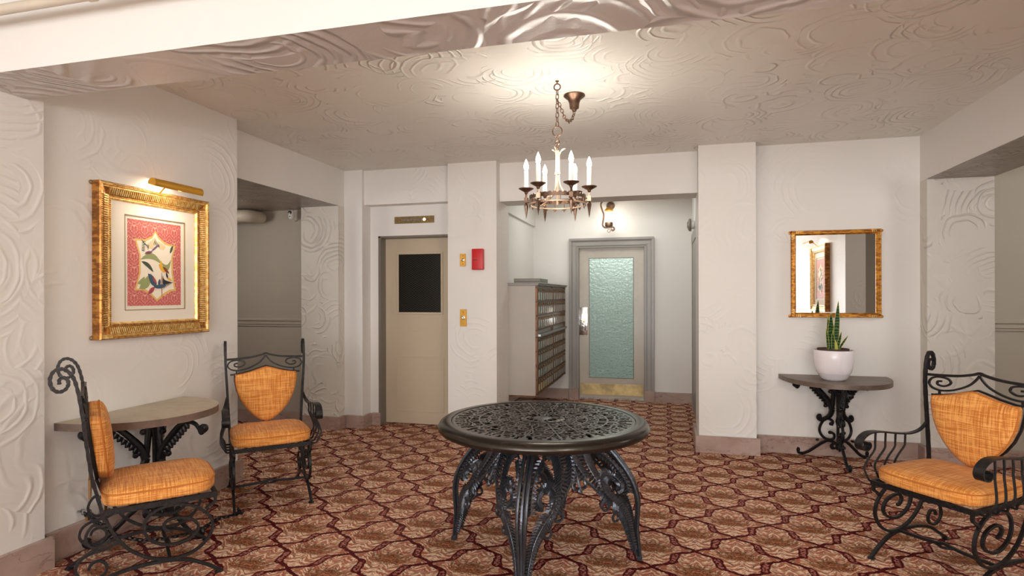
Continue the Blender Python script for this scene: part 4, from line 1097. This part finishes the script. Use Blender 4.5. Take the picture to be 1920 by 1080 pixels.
    st.tube(spline([(-0.236, -0.20, 0.116), (-0.12, -0.20, 0.118), (-0.04, -0.20, 0.124), (0, -0.20, 0.132), (0.04, -0.20, 0.124), (0.12, -0.20, 0.118), (0.236, -0.20, 0.116)], 5), w=0.014, h=0.014)
    st.tube(spline([(-0.05, -0.20, 0.122), (-0.02, -0.188, 0.118), (0, -0.184, 0.116), (0.02, -0.188, 0.118), (0.05, -0.20, 0.122)], 4), w=0.009, h=0.010)
    st.build('stretcher', I, r)
    # back: top rail, swags, spirals, shield frame
    bk = (lambda z: lean(z)) if arms else (lambda z: -0.497 - 0.11 * (z - 0.5))
    def bp3(pts, k=6, dy=0.0): return [(p[0], bk(p[1]) + dy, p[1]) for p in spline(pts, k)]
    tr = MB(); tr.tube(bp3([(-0.263, 0.947), (-0.19, 0.950), (-0.10, 0.957), (-0.03, 0.972), (0, 0.982), (0.03, 0.972), (0.10, 0.957), (0.19, 0.950), (0.263, 0.947)]), w=0.014, h=0.014, up=(0, 1, 0))
    tr.build('top_rail', I, r)
    for s_ in (-1, 1):
        sw = [(0.0, 0.970), (s_ * 0.020, 0.940), (s_ * 0.055, 0.908), (s_ * 0.12, 0.878), (s_ * 0.185, 0.866), (s_ * 0.232, 0.876), (s_ * 0.252, 0.902), (s_ * 0.236, 0.930), (s_ * 0.195, 0.940), (s_ * 0.150, 0.932), (s_ * 0.140, 0.910), (s_ * 0.170, 0.892), (s_ * 0.205, 0.897), (s_ * 0.206, 0.914), (s_ * 0.186, 0.917)]
        mb = MB(); mb.tube(bp3(sw), w=0.010, h=0.011, up=(0, 1, 0)); mb.tube([(s_ * 0.195, bk(0.86), 0.868), (s_ * 0.195, bk(0.84), 0.838)], w=0.010, h=0.010, up=(0, 1, 0))
        mb.build('back_swag', I, r)
    sh = MB(); sh.tube([(a * 1.02, bk(b) + 0.004, b + 0.002) for a, b in SHIELD], w=0.010, h=0.012, up=(0, 1, 0), closed=True)
    for x in (-0.018, 0.018): sh.tube([(x, bk(0.5), 0.505), (x, -0.462, SEATZ)], w=0.010, h=0.010, up=(0, 1, 0))
    for s_ in (-1, 1): sh.tube([(s_ * 0.205, bk(0.83), 0.838), (s_ * 0.236, bk(0.83), 0.838)], w=0.010, h=0.010, up=(0, 1, 0))
    sh.prism([(a * 0.97, 0.70 + (b - 0.70) * 0.97) for a, b in SHIELD], lambda a, b: (a, bk(b) + 0.006, b), lambda a, b: (a, bk(b) + 0.012, b))
    sh.build('shield_frame', I, r)
    # back cushion
    def resample(poly, n):
        P = [np.array(p) for p in poly] + [np.array(poly[0])]
        cum = [0]
        for i in range(1, len(P)): cum.append(cum[-1] + np.linalg.norm(P[i] - P[i - 1]))
        out = []
        for k in range(n):
            s_ = cum[-1] * k / n; i = max(j for j in range(len(cum)) if cum[j] <= s_)
            f = (s_ - cum[i]) / (cum[i + 1] - cum[i]); out.append(P[i] + (P[i + 1] - P[i]) * f)
        return out
    ol = resample([(a * 1.0, b) for a, b in SHIELD], 96)
    ol = [(ol[i - 1] + ol[i] * 2 + ol[(i + 1) % 96]) / 4 for i in range(96)]
    cz = 0.71
    def ringp(f, y): return [(p[0] * f, bk(cz + (p[1] - cz) * f) + y, cz + (p[1] - cz) * f) for p in ol]
    bc = MB()
    bc.grid([ringp(0.90, 0.010), ringp(0.985, 0.014), ringp(1.0, 0.024), ringp(1.0, 0.052), ringp(0.985, 0.062), ringp(0.93, 0.071), ringp(0.82, 0.079), ringp(0.66, 0.085), ringp(0.45, 0.089), ringp(0.22, 0.091), ringp(0.03, 0.0915)])
    cb = bc.build('back_cushion', M['fabric'], r, angle=75)
    MB().tube(ringp(1.003, 0.054)[::2], 0.0042, 6, closed=True).build('piping', M['piping'], cb)
    # seat cushion
    def sl(f, z, n=96, w=0.248, d=0.238, e=6.0, fz=0.0):
        out = []
        for k in range(n):
            a = 2 * PI * k / n
            c, s1 = math.cos(a), math.sin(a)
            q = (abs(c) ** e + abs(s1) ** e) ** (-1 / e)
            x, y = w * q * c, d * q * s1
            tp = 1.0 - 0.05 * (y < 0) * (-y / d)
            bow = 0.012 * (1 - (x / w) ** 2) * (1 if y > 0.9 * d * q * 0.9 else 0)
            out.append((x * f * tp, (y + bow) * f - 0.238, z))
        return out
    sc1 = MB()
    z0 = SEATZ + 0.016
    sc1.grid([sl(0.90, z0), sl(0.985, z0 + 0.002), sl(1.0, z0 + 0.012), sl(1.006, z0 + 0.030), sl(1.003, z0 + 0.052), sl(0.99, z0 + 0.060), sl(0.95, z0 + 0.069), sl(0.88, z0 + 0.076), sl(0.74, z0 + 0.082), sl(0.52, z0 + 0.086), sl(0.25, z0 + 0.088), sl(0.03, z0 + 0.0885)])
    sq = sc1.build('seat_cushion', M['fabric'], r, angle=75)
    MB().tube(sl(1.004, z0 + 0.055)[::2], 0.0042, 6, closed=True).build('piping', M['piping'], sq)
    return r
G = 'orange cushioned wrought iron chairs'
ch_r = make_chair('iron_chair', 'wrought iron armchair with orange shield back beside the right console table', G, True)
ch_l2 = copy_tree(ch_r)
ch_l2['label'] = 'wrought iron armchair with orange shield back beyond the left console table'
ch_l1 = make_chair('iron_chair', 'armless wrought iron chair with orange cushions nearest the left wall padlock', G, False)
ch_r.location = (1.216, 3.313, 0); ch_r.rotation_euler = (0, 0, math.atan2(0.79, -0.613))
ch_l2.location = (-2.510, 3.345, 0); ch_l2.rotation_euler = (0, 0, math.atan2(-0.682, -0.731))
ch_l1.location = (-2.392, 2.646, 0); ch_l1.rotation_euler = (0, 0, math.atan2(-0.649, 0.761))
MB().box(-0.23, 0.23, -0.525, -0.513, 0.47, 0.56).build('rear_board', M['tag'], ch_l1, smooth=False, bevel=0.003, seg=1)

# ------------------------------------------------------------------ cast iron consoles (local: wall at y = 0, front towards -y)
def console_leg():
    mb = MB()
    def q(pts, rr, k=6, taper=None):
        sp = spline([(p[0], 0, p[1]) for p in pts], k)
        n_ = len(sp)
        rs = rr if taper is None else [taper[0] + (taper[1] - taper[0]) * i / (n_ - 1) for i in range(n_)]
        mb.tube(sp, rs, 8)
    # upper acanthus bracket flaring outward to the top
    q([(0.235, 0.650), (0.177, 0.618), (0.115, 0.555), (0.066, 0.490), (0.046, 0.434)], 0.02, 6, (0.014, 0.026))
    q([(0.046, 0.434), (0.062, 0.385), (0.098, 0.352), (0.140, 0.335), (0.160, 0.350), (0.152, 0.372), (0.132, 0.372)], 0.02, 6, (0.024, 0.010))
    q([(0.235, 0.650), (0.285, 0.640), (0.315, 0.615), (0.330, 0.590), (0.345, 0.600), (0.345, 0.630)], 0.012, 5)
    mb.lathe([(0.0005, -0.022), (0.022, -0.018), (0.027, 0.0), (0.022, 0.018), (0.0005, 0.022)], (0.345, 0, 0.615), 14, 'y')
    q([(0.020, 0.66), (0.030, 0.60), (0.036, 0.53), (0.040, 0.47), (0.046, 0.434)], 0.02, 5, (0.022, 0.014))
    q([(0.050, 0.300), (0.042, 0.335), (0.075, 0.352), (0.112, 0.335), (0.140, 0.285), (0.146, 0.235), (0.120, 0.192), (0.078, 0.176), (0.035, 0.190), (0.030, 0.225), (0.052, 0.240)], 0.01, 6, (0.012, 0.011))
    q([(0.020, 0.112), (0.048, 0.105), (0.054, 0.130), (0.028, 0.150), (0.020, 0.165)], 0.010, 5)
    q([(0.010, 0.150), (0.070, 0.168), (0.119, 0.143), (0.178, 0.094), (0.238, 0.042), (0.285, 0.018), (0.325, 0.017), (0.343, 0.036), (0.332, 0.056), (0.316, 0.046)], 0.01, 6, (0.014, 0.011))
    # knobs at scroll ends
    for x, z, r_ in ((0.098, 0.460, 0.017), (0.146, 0.362, 0.019), (0.060, 0.585, 0.018), (0.165, 0.158, 0.012), (0.062, 0.238, 0.016), (0.055, 0.312, 0.016), (0.048, 0.122, 0.015), (0.327, 0.040, 0.019), (0.20, 0.082, 0.009)):
        mb.lathe([(0.0005, -0.014), (r_ * 0.8, -0.012), (r_, 0.0), (r_ * 0.8, 0.012), (0.0005, 0.014)], (x, 0, z), 12, 'y')
    # acanthus leaf tips along the bracket
    for i in range(9):
        t = i / 8
        x, z = 0.225 - 0.155 * t, 0.632 - 0.155 * t
        mb.tube([(x, 0, z + 0.004), (x + 0.012, 0, z - 0.014), (x + 0.022, 0, z - 0.022)], [0.016, 0.014, 0.003], 8)
    for i in range(7):
        t = i / 6
        x, z = 0.052 + 0.05 * t * t, 0.44 - 0.085 * t
        mb.tube([(x - 0.004, 0.0, z), (x + 0.006, 0, z - 0.020), (x + 0.012, 0.0, z - 0.026)], [0.018, 0.013, 0.003], 8)
    return mb
def half_top(W, D, z, th, flat_=0.0, e=2.2):
    pts = []
    for a in np.linspace(0, PI, 49):
        c, s1 = math.cos(a), math.sin(a)
        q = (abs(c) ** e + abs(s1) ** e) ** (-1 / e)
        pts.append((W * q * c, -D * q * s1))
    return pts
def make_console(label, W, D, zt, th, mtop, medge, cy, lean_):
    r = root('console_table', label, 'table')
    poly = half_top(W, D, zt, th)
    top = MB(); top.prism(poly, lambda a, b: (a, b, zt - th), lambda a, b: (a, b, zt))
    t = top.build('tabletop', [mtop, medge], r, smooth=True, angle=30)
    for f in t.data.polygons:
        if abs(f.normal.z) < 0.5: f.material_index = 1
    sc = (zt - th) / 0.665
    for ang in lean_:
        lg = console_leg().build('leg', M['cast'], r)
        lg.location = (0, cy, 0); lg.rotation_euler = (0, 0, ang); lg.scale = (1, 1, sc)
    col = MB().lathe([(0.014, 0.10), (0.020, 0.13), (0.012, 0.17), (0.012, 0.30), (0.020, 0.34), (0.012, 0.38), (0.014, 0.55), (0.030, 0.60), (0.045, 0.655), (0.05, 0.665)], (0, cy, 0), 14)
    o = col.build('centre_rod', M['cast'], r); o.scale = (1, 1, sc)
    MB().box(-0.10, 0.10, cy - 0.10, cy + 0.10, zt - th - 0.010, zt - th - 0.001).build('mounting_plate', M['cast'], r, smooth=False)
    # two outer brackets with scroll ends below the top
    return r
con_r = make_console('half round console with grey-brown top under the gilt mirror', 0.425, 0.60, 0.70, 0.038, M['wood_right'], M['stone_edge'], -0.205, (math.radians(146), math.radians(34), math.radians(270)))
con_r.location = (1.402, 5.642, 0)
con_l = make_console('half round console with greige stone top under the framed bird print', 0.43, 0.52, 0.73, 0.040, M['stone_left'], M['stone_edge'], -0.21, (math.radians(150), math.radians(30), math.radians(270)))
con_l.location = (-3.138, 2.815, 0); con_l.rotation_euler = (0, 0, PI / 2)

# ------------------------------------------------------------------ potted snake plant
pt = root('potted_snake_plant', 'snake plant in a round white pot on the right console table', 'plant', (1.340, 5.315, 0.70))
MB().lathe([(0.0005, 0.0), (0.070, 0.0), (0.098, 0.020), (0.122, 0.060), (0.128, 0.066), (0.140, 0.115), (0.147, 0.175), (0.149, 0.245), (0.146, 0.250), (0.140, 0.246), (0.136, 0.20), (0.0005, 0.20)], (0, 0, 0), 56).build('pot', M['pot'], pt)
MB().lathe([(0.112, 0.20), (0.118, 0.262), (0.114, 0.262), (0.108, 0.245), (0.0005, 0.250)], (-0.005, 0, 0), 40).build('nursery_pot_soil', M['soil'], pt)
leaves = [(-0.040, 0.0, -0.060, -0.02, 0.190, 0.008, 'leaf'), (-0.022, 0.0, -0.020, 0.0, 0.320, 0.019, 'leaf'), (-0.030, 0.02, -0.038, 0.02, 0.29, 0.011, 'leaf'), (0.012, -0.01, 0.032, -0.01, 0.415, 0.017, 'leaf'), (0.004, 0.0, 0.004, 0.01, 0.215, 0.011, 'leaf'), (0.020, -0.02, 0.052, -0.02, 0.165, 0.010, 'leaf'), (0.030, 0.0, 0.098, -0.03, 0.135, 0.008, 'leaf'), (-0.008, -0.02, -0.012, -0.02, 0.17, 0.011, 'leaf'), (0.015, -0.03, 0.004, -0.03, 0.10, 0.010, 'leaf_edge'), (0.030, 0.01, 0.036, 0.02, 0.11, 0.012, 'leaf')]
for (x0, y0, x1, y1, h, w, mt) in leaves:
    rows, rim1, rim2 = [], [], []
    n_ = 9
    for i in range(n_):
        t = i / (n_ - 1)
        x = x0 + (x1 - x0) * t ** 1.2; y = y0 + (y1 - y0) * t; z = 0.235 + h * t
        ww = w * (0.75 + 0.5 * math.sin(PI * t * 0.8)) * (1 - t ** 5) + 0.0008
        tw = 0.5 * t
        ca, sa = math.cos(tw), math.sin(tw)
        rows.append([(x - ww * ca, y - ww * sa - 0.003, z), (x, y + 0.004, z), (x + ww * ca, y + ww * sa - 0.003, z), (x, y - 0.001, z)])
        rim1.append((x - ww * ca, y - ww * sa - 0.003, z)); rim2.append((x + ww * ca, y + ww * sa - 0.003, z))
    lf = MB().grid(rows).build('leaf', M[mt], pt)
    if mt == 'leaf' and h > 0.09:
        MB().tube(rim1, 0.0016, 4).tube(rim2, 0.0016, 4).build('leaf_margin', M['leaf_edge'], lf)

# ------------------------------------------------------------------ round cast table
tb = root('round_table', 'large round openwork cast metal table in the middle of the carpet', 'table', (-0.655, 3.172, 0))
RT, ZT = 0.575, 0.725
MB().lathe([(0.500, ZT - 0.012), (0.505, ZT - 0.001), (0.530, ZT), (0.550, ZT - 0.003), (0.568, ZT - 0.014), (0.577, ZT - 0.030), (0.576, ZT - 0.044), (0.568, ZT - 0.054), (0.556, ZT - 0.056), (0.550, ZT - 0.045), (0.530, ZT - 0.025), (0.500, ZT - 0.018), (0.500, ZT - 0.012)], (0, 0, 0), 128).build('table_rim', M['table_top'], tb)
# openwork: a polar grid from which cells between the scrolls are left out
SEC = 8
A = PI / SEC
def arc(cx, cy, r, a0, a1, n=14): return [(cx + r * math.cos(a), cy + r * math.sin(a)) for a in np.linspace(a0, a1, n)]
curves = []   # (polyline in (radius, arc-length-like angle*r), width), in local polar coordinates around each half sector
def pc(rc, tc, pts, w): curves.append(([(rc + p[0], tc + p[1]) for p in pts], w))
def sp2(r0, r1, a0, turns, n=22): return spiral(0, 0, r0, r1, a0, turns, n)
pc(0.440, 0.085, sp2(0.050, 0.010, PI, 1.5), 0.0052)
pc(0.380, 0.045, sp2(0.040, 0.008, 0.0, -1.4), 0.0050)
pc(0.455, 0.150, sp2(0.034, 0.008, -PI / 2, -1.3), 0.0048)
pc(0.330, 0.100, sp2(0.036, 0.008, PI / 2, 1.4), 0.0048)
pc(0.270, 0.040, sp2(0.034, 0.007, PI, -1.4), 0.0046)
pc(0.215, 0.065, sp2(0.026, 0.006, 0, 1.3), 0.0044)
pc(0.160, 0.030, sp2(0.022, 0.006, PI, 1.2), 0.0042)
curves.append(([(0.12, 0.0), (0.20, 0.018), (0.26, 0.0), (0.34, 0.020), (0.42, 0.0), (0.50, 0.012)], 0.0045))
curves.append(([(0.13, 0.045), (0.19, 0.030), (0.24, 0.085), (0.30, 0.065), (0.36, 0.13), (0.42, 0.120), (0.50, 0.18)], 0.0045))
curves.append(([(0.40, 0.0), (0.415, 0.05), (0.395, 0.10), (0.41, 0.16)], 0.004))
curves.append(([(0.30, 0.0), (0.305, 0.05), (0.285, 0.08), (0.30, 0.12)], 0.004))
NR, NA = 150, 1024
ri = np.linspace(0.105, 0.502, NR + 1); ti = np.linspace(0, 2 * PI, NA, endpoint=False)
rc = (ri[:-1] + ri[1:]) / 2
tc = ti + PI / NA
Rg, Tg = np.meshgrid(rc, tc, indexing='ij')
fold = np.abs(((Tg + A) % (2 * A)) - A)
S = fold * Rg
best = np.full(Rg.shape, -1.0)
for pl_, w in curves:
    P = np.array(pl_)
    for i in range(len(P) - 1):
        a, b = P[i], P[i + 1]; ab = b - a; L2 = (ab @ ab) + 1e-12
        t = np.clip(((Rg - a[0]) * ab[0] + (S - a[1]) * ab[1]) / L2, 0, 1)
        dd = np.hypot(Rg - a[0] - t * ab[0], S - a[1] - t * ab[1])
        best = np.maximum(best, w - dd)
solid = best > 0
for r0_, w in ((0.112, 0.008), (0.185, 0.004), (0.245, 0.004), (0.352, 0.004), (0.494, 0.010)): solid |= np.abs(Rg - r0_) < w
solid |= (np.abs(S - A * Rg) < 0.005)
solid |= (S < 0.0035) & (Rg > 0.3)
# leaf shaped bars just inside the rim
solid |= ((Rg > 0.455) & ((np.sin(fold * 64) > 0.1)))
def disc_mesh(z0, z1, mask):
    NRv, NAv = NR + 1, NA
    vx = np.zeros((2, NRv, NAv, 3))
    for k, z in enumerate((z0, z1)):
        vx[k, :, :, 0] = ri[:, None] * np.cos(ti)[None, :]; vx[k, :, :, 1] = ri[:, None] * np.sin(ti)[None, :]; vx[k, :, :, 2] = z
    idx = np.arange(2 * NRv * NAv).reshape(2, NRv, NAv)
    I, J = np.nonzero(mask); J2 = (J + 1) % NA
    faces = [np.stack([idx[1, I, J], idx[1, I + 1, J], idx[1, I + 1, J2], idx[1, I, J2]], 1)]
    pad = np.zeros((NR + 2, NA), bool); pad[1:-1] = mask
    for di, dj, e in ((1, 0, 'o'), (-1, 0, 'i'), (0, 1, 'r'), (0, -1, 'l')):
        nb = np.roll(pad, -dj, 1)[1 + di:1 + di + NR]
        I2, Jq = np.nonzero(mask & ~nb); Jn = (Jq + 1) % NA
        if e == 'o': q = (idx[1, I2 + 1, Jq], idx[0, I2 + 1, Jq], idx[0, I2 + 1, Jn], idx[1, I2 + 1, Jn])
        if e == 'i': q = (idx[1, I2, Jn], idx[0, I2, Jn], idx[0, I2, Jq], idx[1, I2, Jq])
        if e == 'r': q = (idx[1, I2 + 1, Jn], idx[0, I2 + 1, Jn], idx[0, I2, Jn], idx[1, I2, Jn])
        if e == 'l': q = (idx[1, I2, Jq], idx[0, I2, Jq], idx[0, I2 + 1, Jq], idx[1, I2 + 1, Jq])
        faces.append(np.stack(q, 1))
    F_ = np.concatenate(faces)
    used, inv = np.unique(F_.ravel(), return_inverse=True)
    V_ = vx.reshape(-1, 3)[used]
    me = bpy.data.meshes.new('openwork_top')
    me.vertices.add(len(V_)); me.vertices.foreach_set('co', V_.ravel())
    me.loops.add(F_.size); me.loops.foreach_set('vertex_index', inv.astype(np.int32))
    me.polygons.add(len(F_)); me.polygons.foreach_set('loop_start', np.arange(0, F_.size, 4, dtype=np.int32)); me.polygons.foreach_set('loop_total', np.full(len(F_), 4, np.int32))
    me.update(calc_edges=True); me.validate()
    return me
me = disc_mesh(ZT - 0.014, ZT - 0.004, solid)
me.materials.append(M['table_top'])
o = bpy.data.objects.new('openwork_top', me); C.objects.link(o); o.parent = tb
mb = MB().lathe([(0.115, ZT - 0.012), (0.115, ZT - 0.003), (0.10, ZT + 0.001), (0.07, ZT - 0.004), (0.04, ZT + 0.003), (0.0005, ZT + 0.004)], (0, 0, 0), 40)
for k in range(16):
    a = 2 * PI * k / 16
    mb.tube([(0.05 * math.cos(a), 0.05 * math.sin(a), ZT - 0.002), (0.085 * math.cos(a), 0.085 * math.sin(a), ZT + 0.002), (0.112 * math.cos(a + 0.1), 0.112 * math.sin(a + 0.1), ZT - 0.003)], [0.003, 0.006, 0.002], 6)
mb.build('centre_medallion', M['table_top'], tb)
# legs and fern panels
LR = [(0.0, 0.522), (0.055, 0.516), (0.155, 0.506), (0.25, 0.512), (0.30, 0.513), (0.36, 0.502), (0.41, 0.485), (0.47, 0.450), (0.53, 0.404), (0.58, 0.360), (0.64, 0.300), (0.69, 0.255)]
def lr(z): return float(np.interp(z, [p[0] for p in LR], [p[1] for p in LR]))
for k in range(4):
    mb = MB()
    for dx in (-0.016, 0.016):
        zz = np.linspace(0.0, 0.69, 24)
        mb.tube([(dx * (0.45 + 0.9 * min(1, z / 0.35)), -lr(z) - 0.004, z + 0.006) for z in zz], [0.007 + 0.003 * min(1, z / 0.3) for z in zz], 7)
    zz = np.linspace(0.0, 0.66, 20)
    mb.tube([(0, -lr(z) + 0.006, z + 0.004) for z in zz], 0.010, 6)
    mb.box(-0.016, 0.016, -0.535, -0.508, 0.0, 0.022)
    lg = mb.build('leg', M['cast_worn'], tb)
    lg.rotation_euler = (0, 0, k * PI / 2)
def panel():
    """half panel right of the front leg; a = distance along the chord, z = height"""
    mb = MB()
    D0 = np.array([0.7071, 0.7071, 0])
    Nn = np.array([0.7071, -0.7071, 0])
    def pt3(a, z, off=0.0):
        r = lr(z)
        full = r * 1.41421
        aa = min(a, full / 2) if a > 0 else a
        return np.array([0, -r, z]) + D0 * aa + Nn * off
    def tubep(pts, r, n=5, off=0.0, k=4):
        sp = spline(pts, k)
        n_ = len(sp)
        rr = r if not isinstance(r, tuple) else [r[0] + (r[1] - r[0]) * i / (n_ - 1) for i in range(n_)]
        mb.tube([pt3(p[0], p[1], off) for p in sp], rr, n)
    def leaflets(pts, k, l0, l1, r, tilt=0.5, sides=(1, -1), step=1):
        sp = spline(pts, k); n_ = len(sp)
        for i in range(1, n_ - 1, step):
            t = (sp[i + 1] - sp[i - 1]); t = t / (np.linalg.norm(t) + 1e-9)
            nn = np.array([-t[1], t[0]])
            L = l0 + (l1 - l0) * i / n_
            for s_ in sides:
                q0 = sp[i]; q1 = q0 + nn * s_ * L * 0.55 - t * L * tilt * 0.4; q2 = q0 + nn * s_ * L - t * L * tilt
                mb.tube([pt3(*q0, 0.002), pt3(*q1, 0.008), pt3(*q2, 0.0)], [r * 0.7, r, r * 0.35], 4)
    # inner edge of the arch
    edge = [(0.020, 0.03), (0.034, 0.10), (0.070, 0.19), (0.125, 0.27), (0.185, 0.335), (0.235, 0.395), (0.270, 0.45), (0.31, 0.50), (0.36, 0.525)]
    tubep(edge, 0.0085, 7)
    tubep([(0.02, 0.46), (0.06, 0.55), (0.13, 0.60), (0.22, 0.60), (0.30, 0.55), (0.36, 0.515)], 0.006, 6)
    # main fern: stem from the foot up, curling into the spiral
    sc0, sz0 = 0.125, 0.410
    stem = [(0.030, 0.06), (0.045, 0.14), (0.070, 0.22), (0.115, 0.29), (0.165, 0.34)] + [(sc0 + rr * math.cos(a), sz0 + rr * math.sin(a)) for rr, a in zip(np.linspace(0.075, 0.030, 9), np.linspace(-0.9, 1.45 * PI, 9))]
    tubep(stem, (0.006, 0.004), 6, 0.004)
    leaflets(stem[:5], 6, 0.020, 0.052, 0.0085, 0.6)
    leaflets(stem[4:], 4, 0.046, 0.018, 0.0072, 0.1)
    # second frond, up to the top rail
    fr2 = [(0.185, 0.36), (0.215, 0.44), (0.205, 0.53), (0.16, 0.60), (0.10, 0.63)]
    tubep(fr2, (0.005, 0.003), 5, 0.004)
    leaflets(fr2, 6, 0.052, 0.040, 0.0082, 0.5)
    fr3 = [(0.27, 0.47), (0.265, 0.54), (0.235, 0.61), (0.20, 0.66)]
    tubep(fr3, (0.005, 0.003), 5, 0.004)
    leaflets(fr3, 5, 0.040, 0.034, 0.0080, 0.5)
    fr4 = [(0.05, 0.36), (0.045, 0.44), (0.055, 0.52), (0.09, 0.58)]
    tubep(fr4, (0.005, 0.003), 5, 0.004)
    leaflets(fr4, 5, 0.034, 0.030, 0.0078, 0.5)
    fr5 = [(0.30, 0.60), (0.27, 0.64), (0.22, 0.67)]
    leaflets(fr5, 5, 0.030, 0.024, 0.0075, 0.4)
    # lobed ornaments hanging into the arch
    for (ca, cz, R_) in ((0.315, 0.455, 0.030), (0.352, 0.425, 0.020), (0.215, 0.325, 0.026), (0.150, 0.250, 0.020), (0.345, 0.485, 0.022)):
        tubep([(ca + R_ * math.cos(a), cz + R_ * math.sin(a)) for a in np.linspace(0, 2 * PI, 12)], 0.0075, 6, 0.0, 2)
    tubep([(0.0, 0.66), (0.12, 0.665), (0.2, 0.67)], 0.010, 6)
    tubep([(0.30, 0.60), (0.33, 0.64), (0.355, 0.665)], 0.008, 6)
    return mb
pm = panel().build('fern_panel', M['cast_worn'], tb)
first = True
for k in range(4):
    for s_ in (1, -1):
        if first: o = pm; first = False
        else: o = pm.copy(); C.objects.link(o); o.parent = tb
        o.rotation_euler = (0, 0, k * PI / 2); o.scale = (s_, 1, 1)
mb = MB()
for k in range(4):
    a = k * PI / 2
    mb.tube([(0.27 * math.sin(a), -0.27 * math.cos(a), 0.672), (0.27 * math.sin(a + PI / 2), -0.27 * math.cos(a + PI / 2), 0.672)], w=0.02, h=0.03)
    mb.tube([(0.30 * math.sin(a), -0.30 * math.cos(a), 0.685), (0, 0, 0.700)], w=0.03, h=0.012)
mb.build('top_support', M['cast_worn'], tb)
MB().lathe([(0.30, ZT - 0.030), (0.50, ZT - 0.022), (0.50, ZT - 0.018), (0.30, ZT - 0.026)], (0, 0, 0), 64).build('under_ring', M['table_low'], tb)

# ------------------------------------------------------------------ security chains
c1 = root('security_chain', 'rusty chain padlocked to an eye bolt low on the left wall', 'chain', (-3.138, 2.515, 0.215))
MB().tube([(-0.0, 0, 0), (0.02, 0, 0)], 0.006, 8).build('eye_bolt', M['steel'], c1)
ringobj('bolt_ring', (0.032, 0, 0), 0.014, 0.004, M['steel'], c1)
pk = MB().box(0.034, 0.052, 0.012, 0.050, -0.052, -0.018).build('padlock_body', M['brass'], c1, bevel=0.004)
MB().tube([(0.043, 0.018 + 0.012 * (1 - math.cos(a)) * 1.0, -0.018 + 0.022 * math.sin(a)) for a in np.linspace(0, PI, 9)], 0.003, 6).build('shackle', M['chrome'], pk)
chain([(0.045, 0.0, -0.004), (0.20, -0.06, -0.020), (0.36, -0.13, 0.0), (0.50, -0.26, 0.075)], c1, M['cast'], 0.034, 0.020, 0.0036)
chain([(0.045, 0.01, -0.012), (0.10, 0.06, -0.09), (0.16, 0.10, -0.16), (0.26, 0.18, -0.207), (0.36, 0.24, -0.209), (0.45, 0.38, -0.209), (0.42, 0.55, -0.209), (0.50, 0.68, -0.209), (0.42, 0.74, -0.209)], c1, M['cast'], 0.034, 0.020, 0.0036, 'long_chain_link')
c2 = root('hanging_chain', 'short black chain looped under the right console top', 'chain', (1.43, 5.30, 0.655))
chain([(0, 0, 0), (0.03, -0.01, -0.035), (0.06, -0.01, -0.045), (0.09, 0.0, -0.02), (0.105, 0.02, 0.0)], c2, M['cast'], 0.024, 0.014, 0.0024)
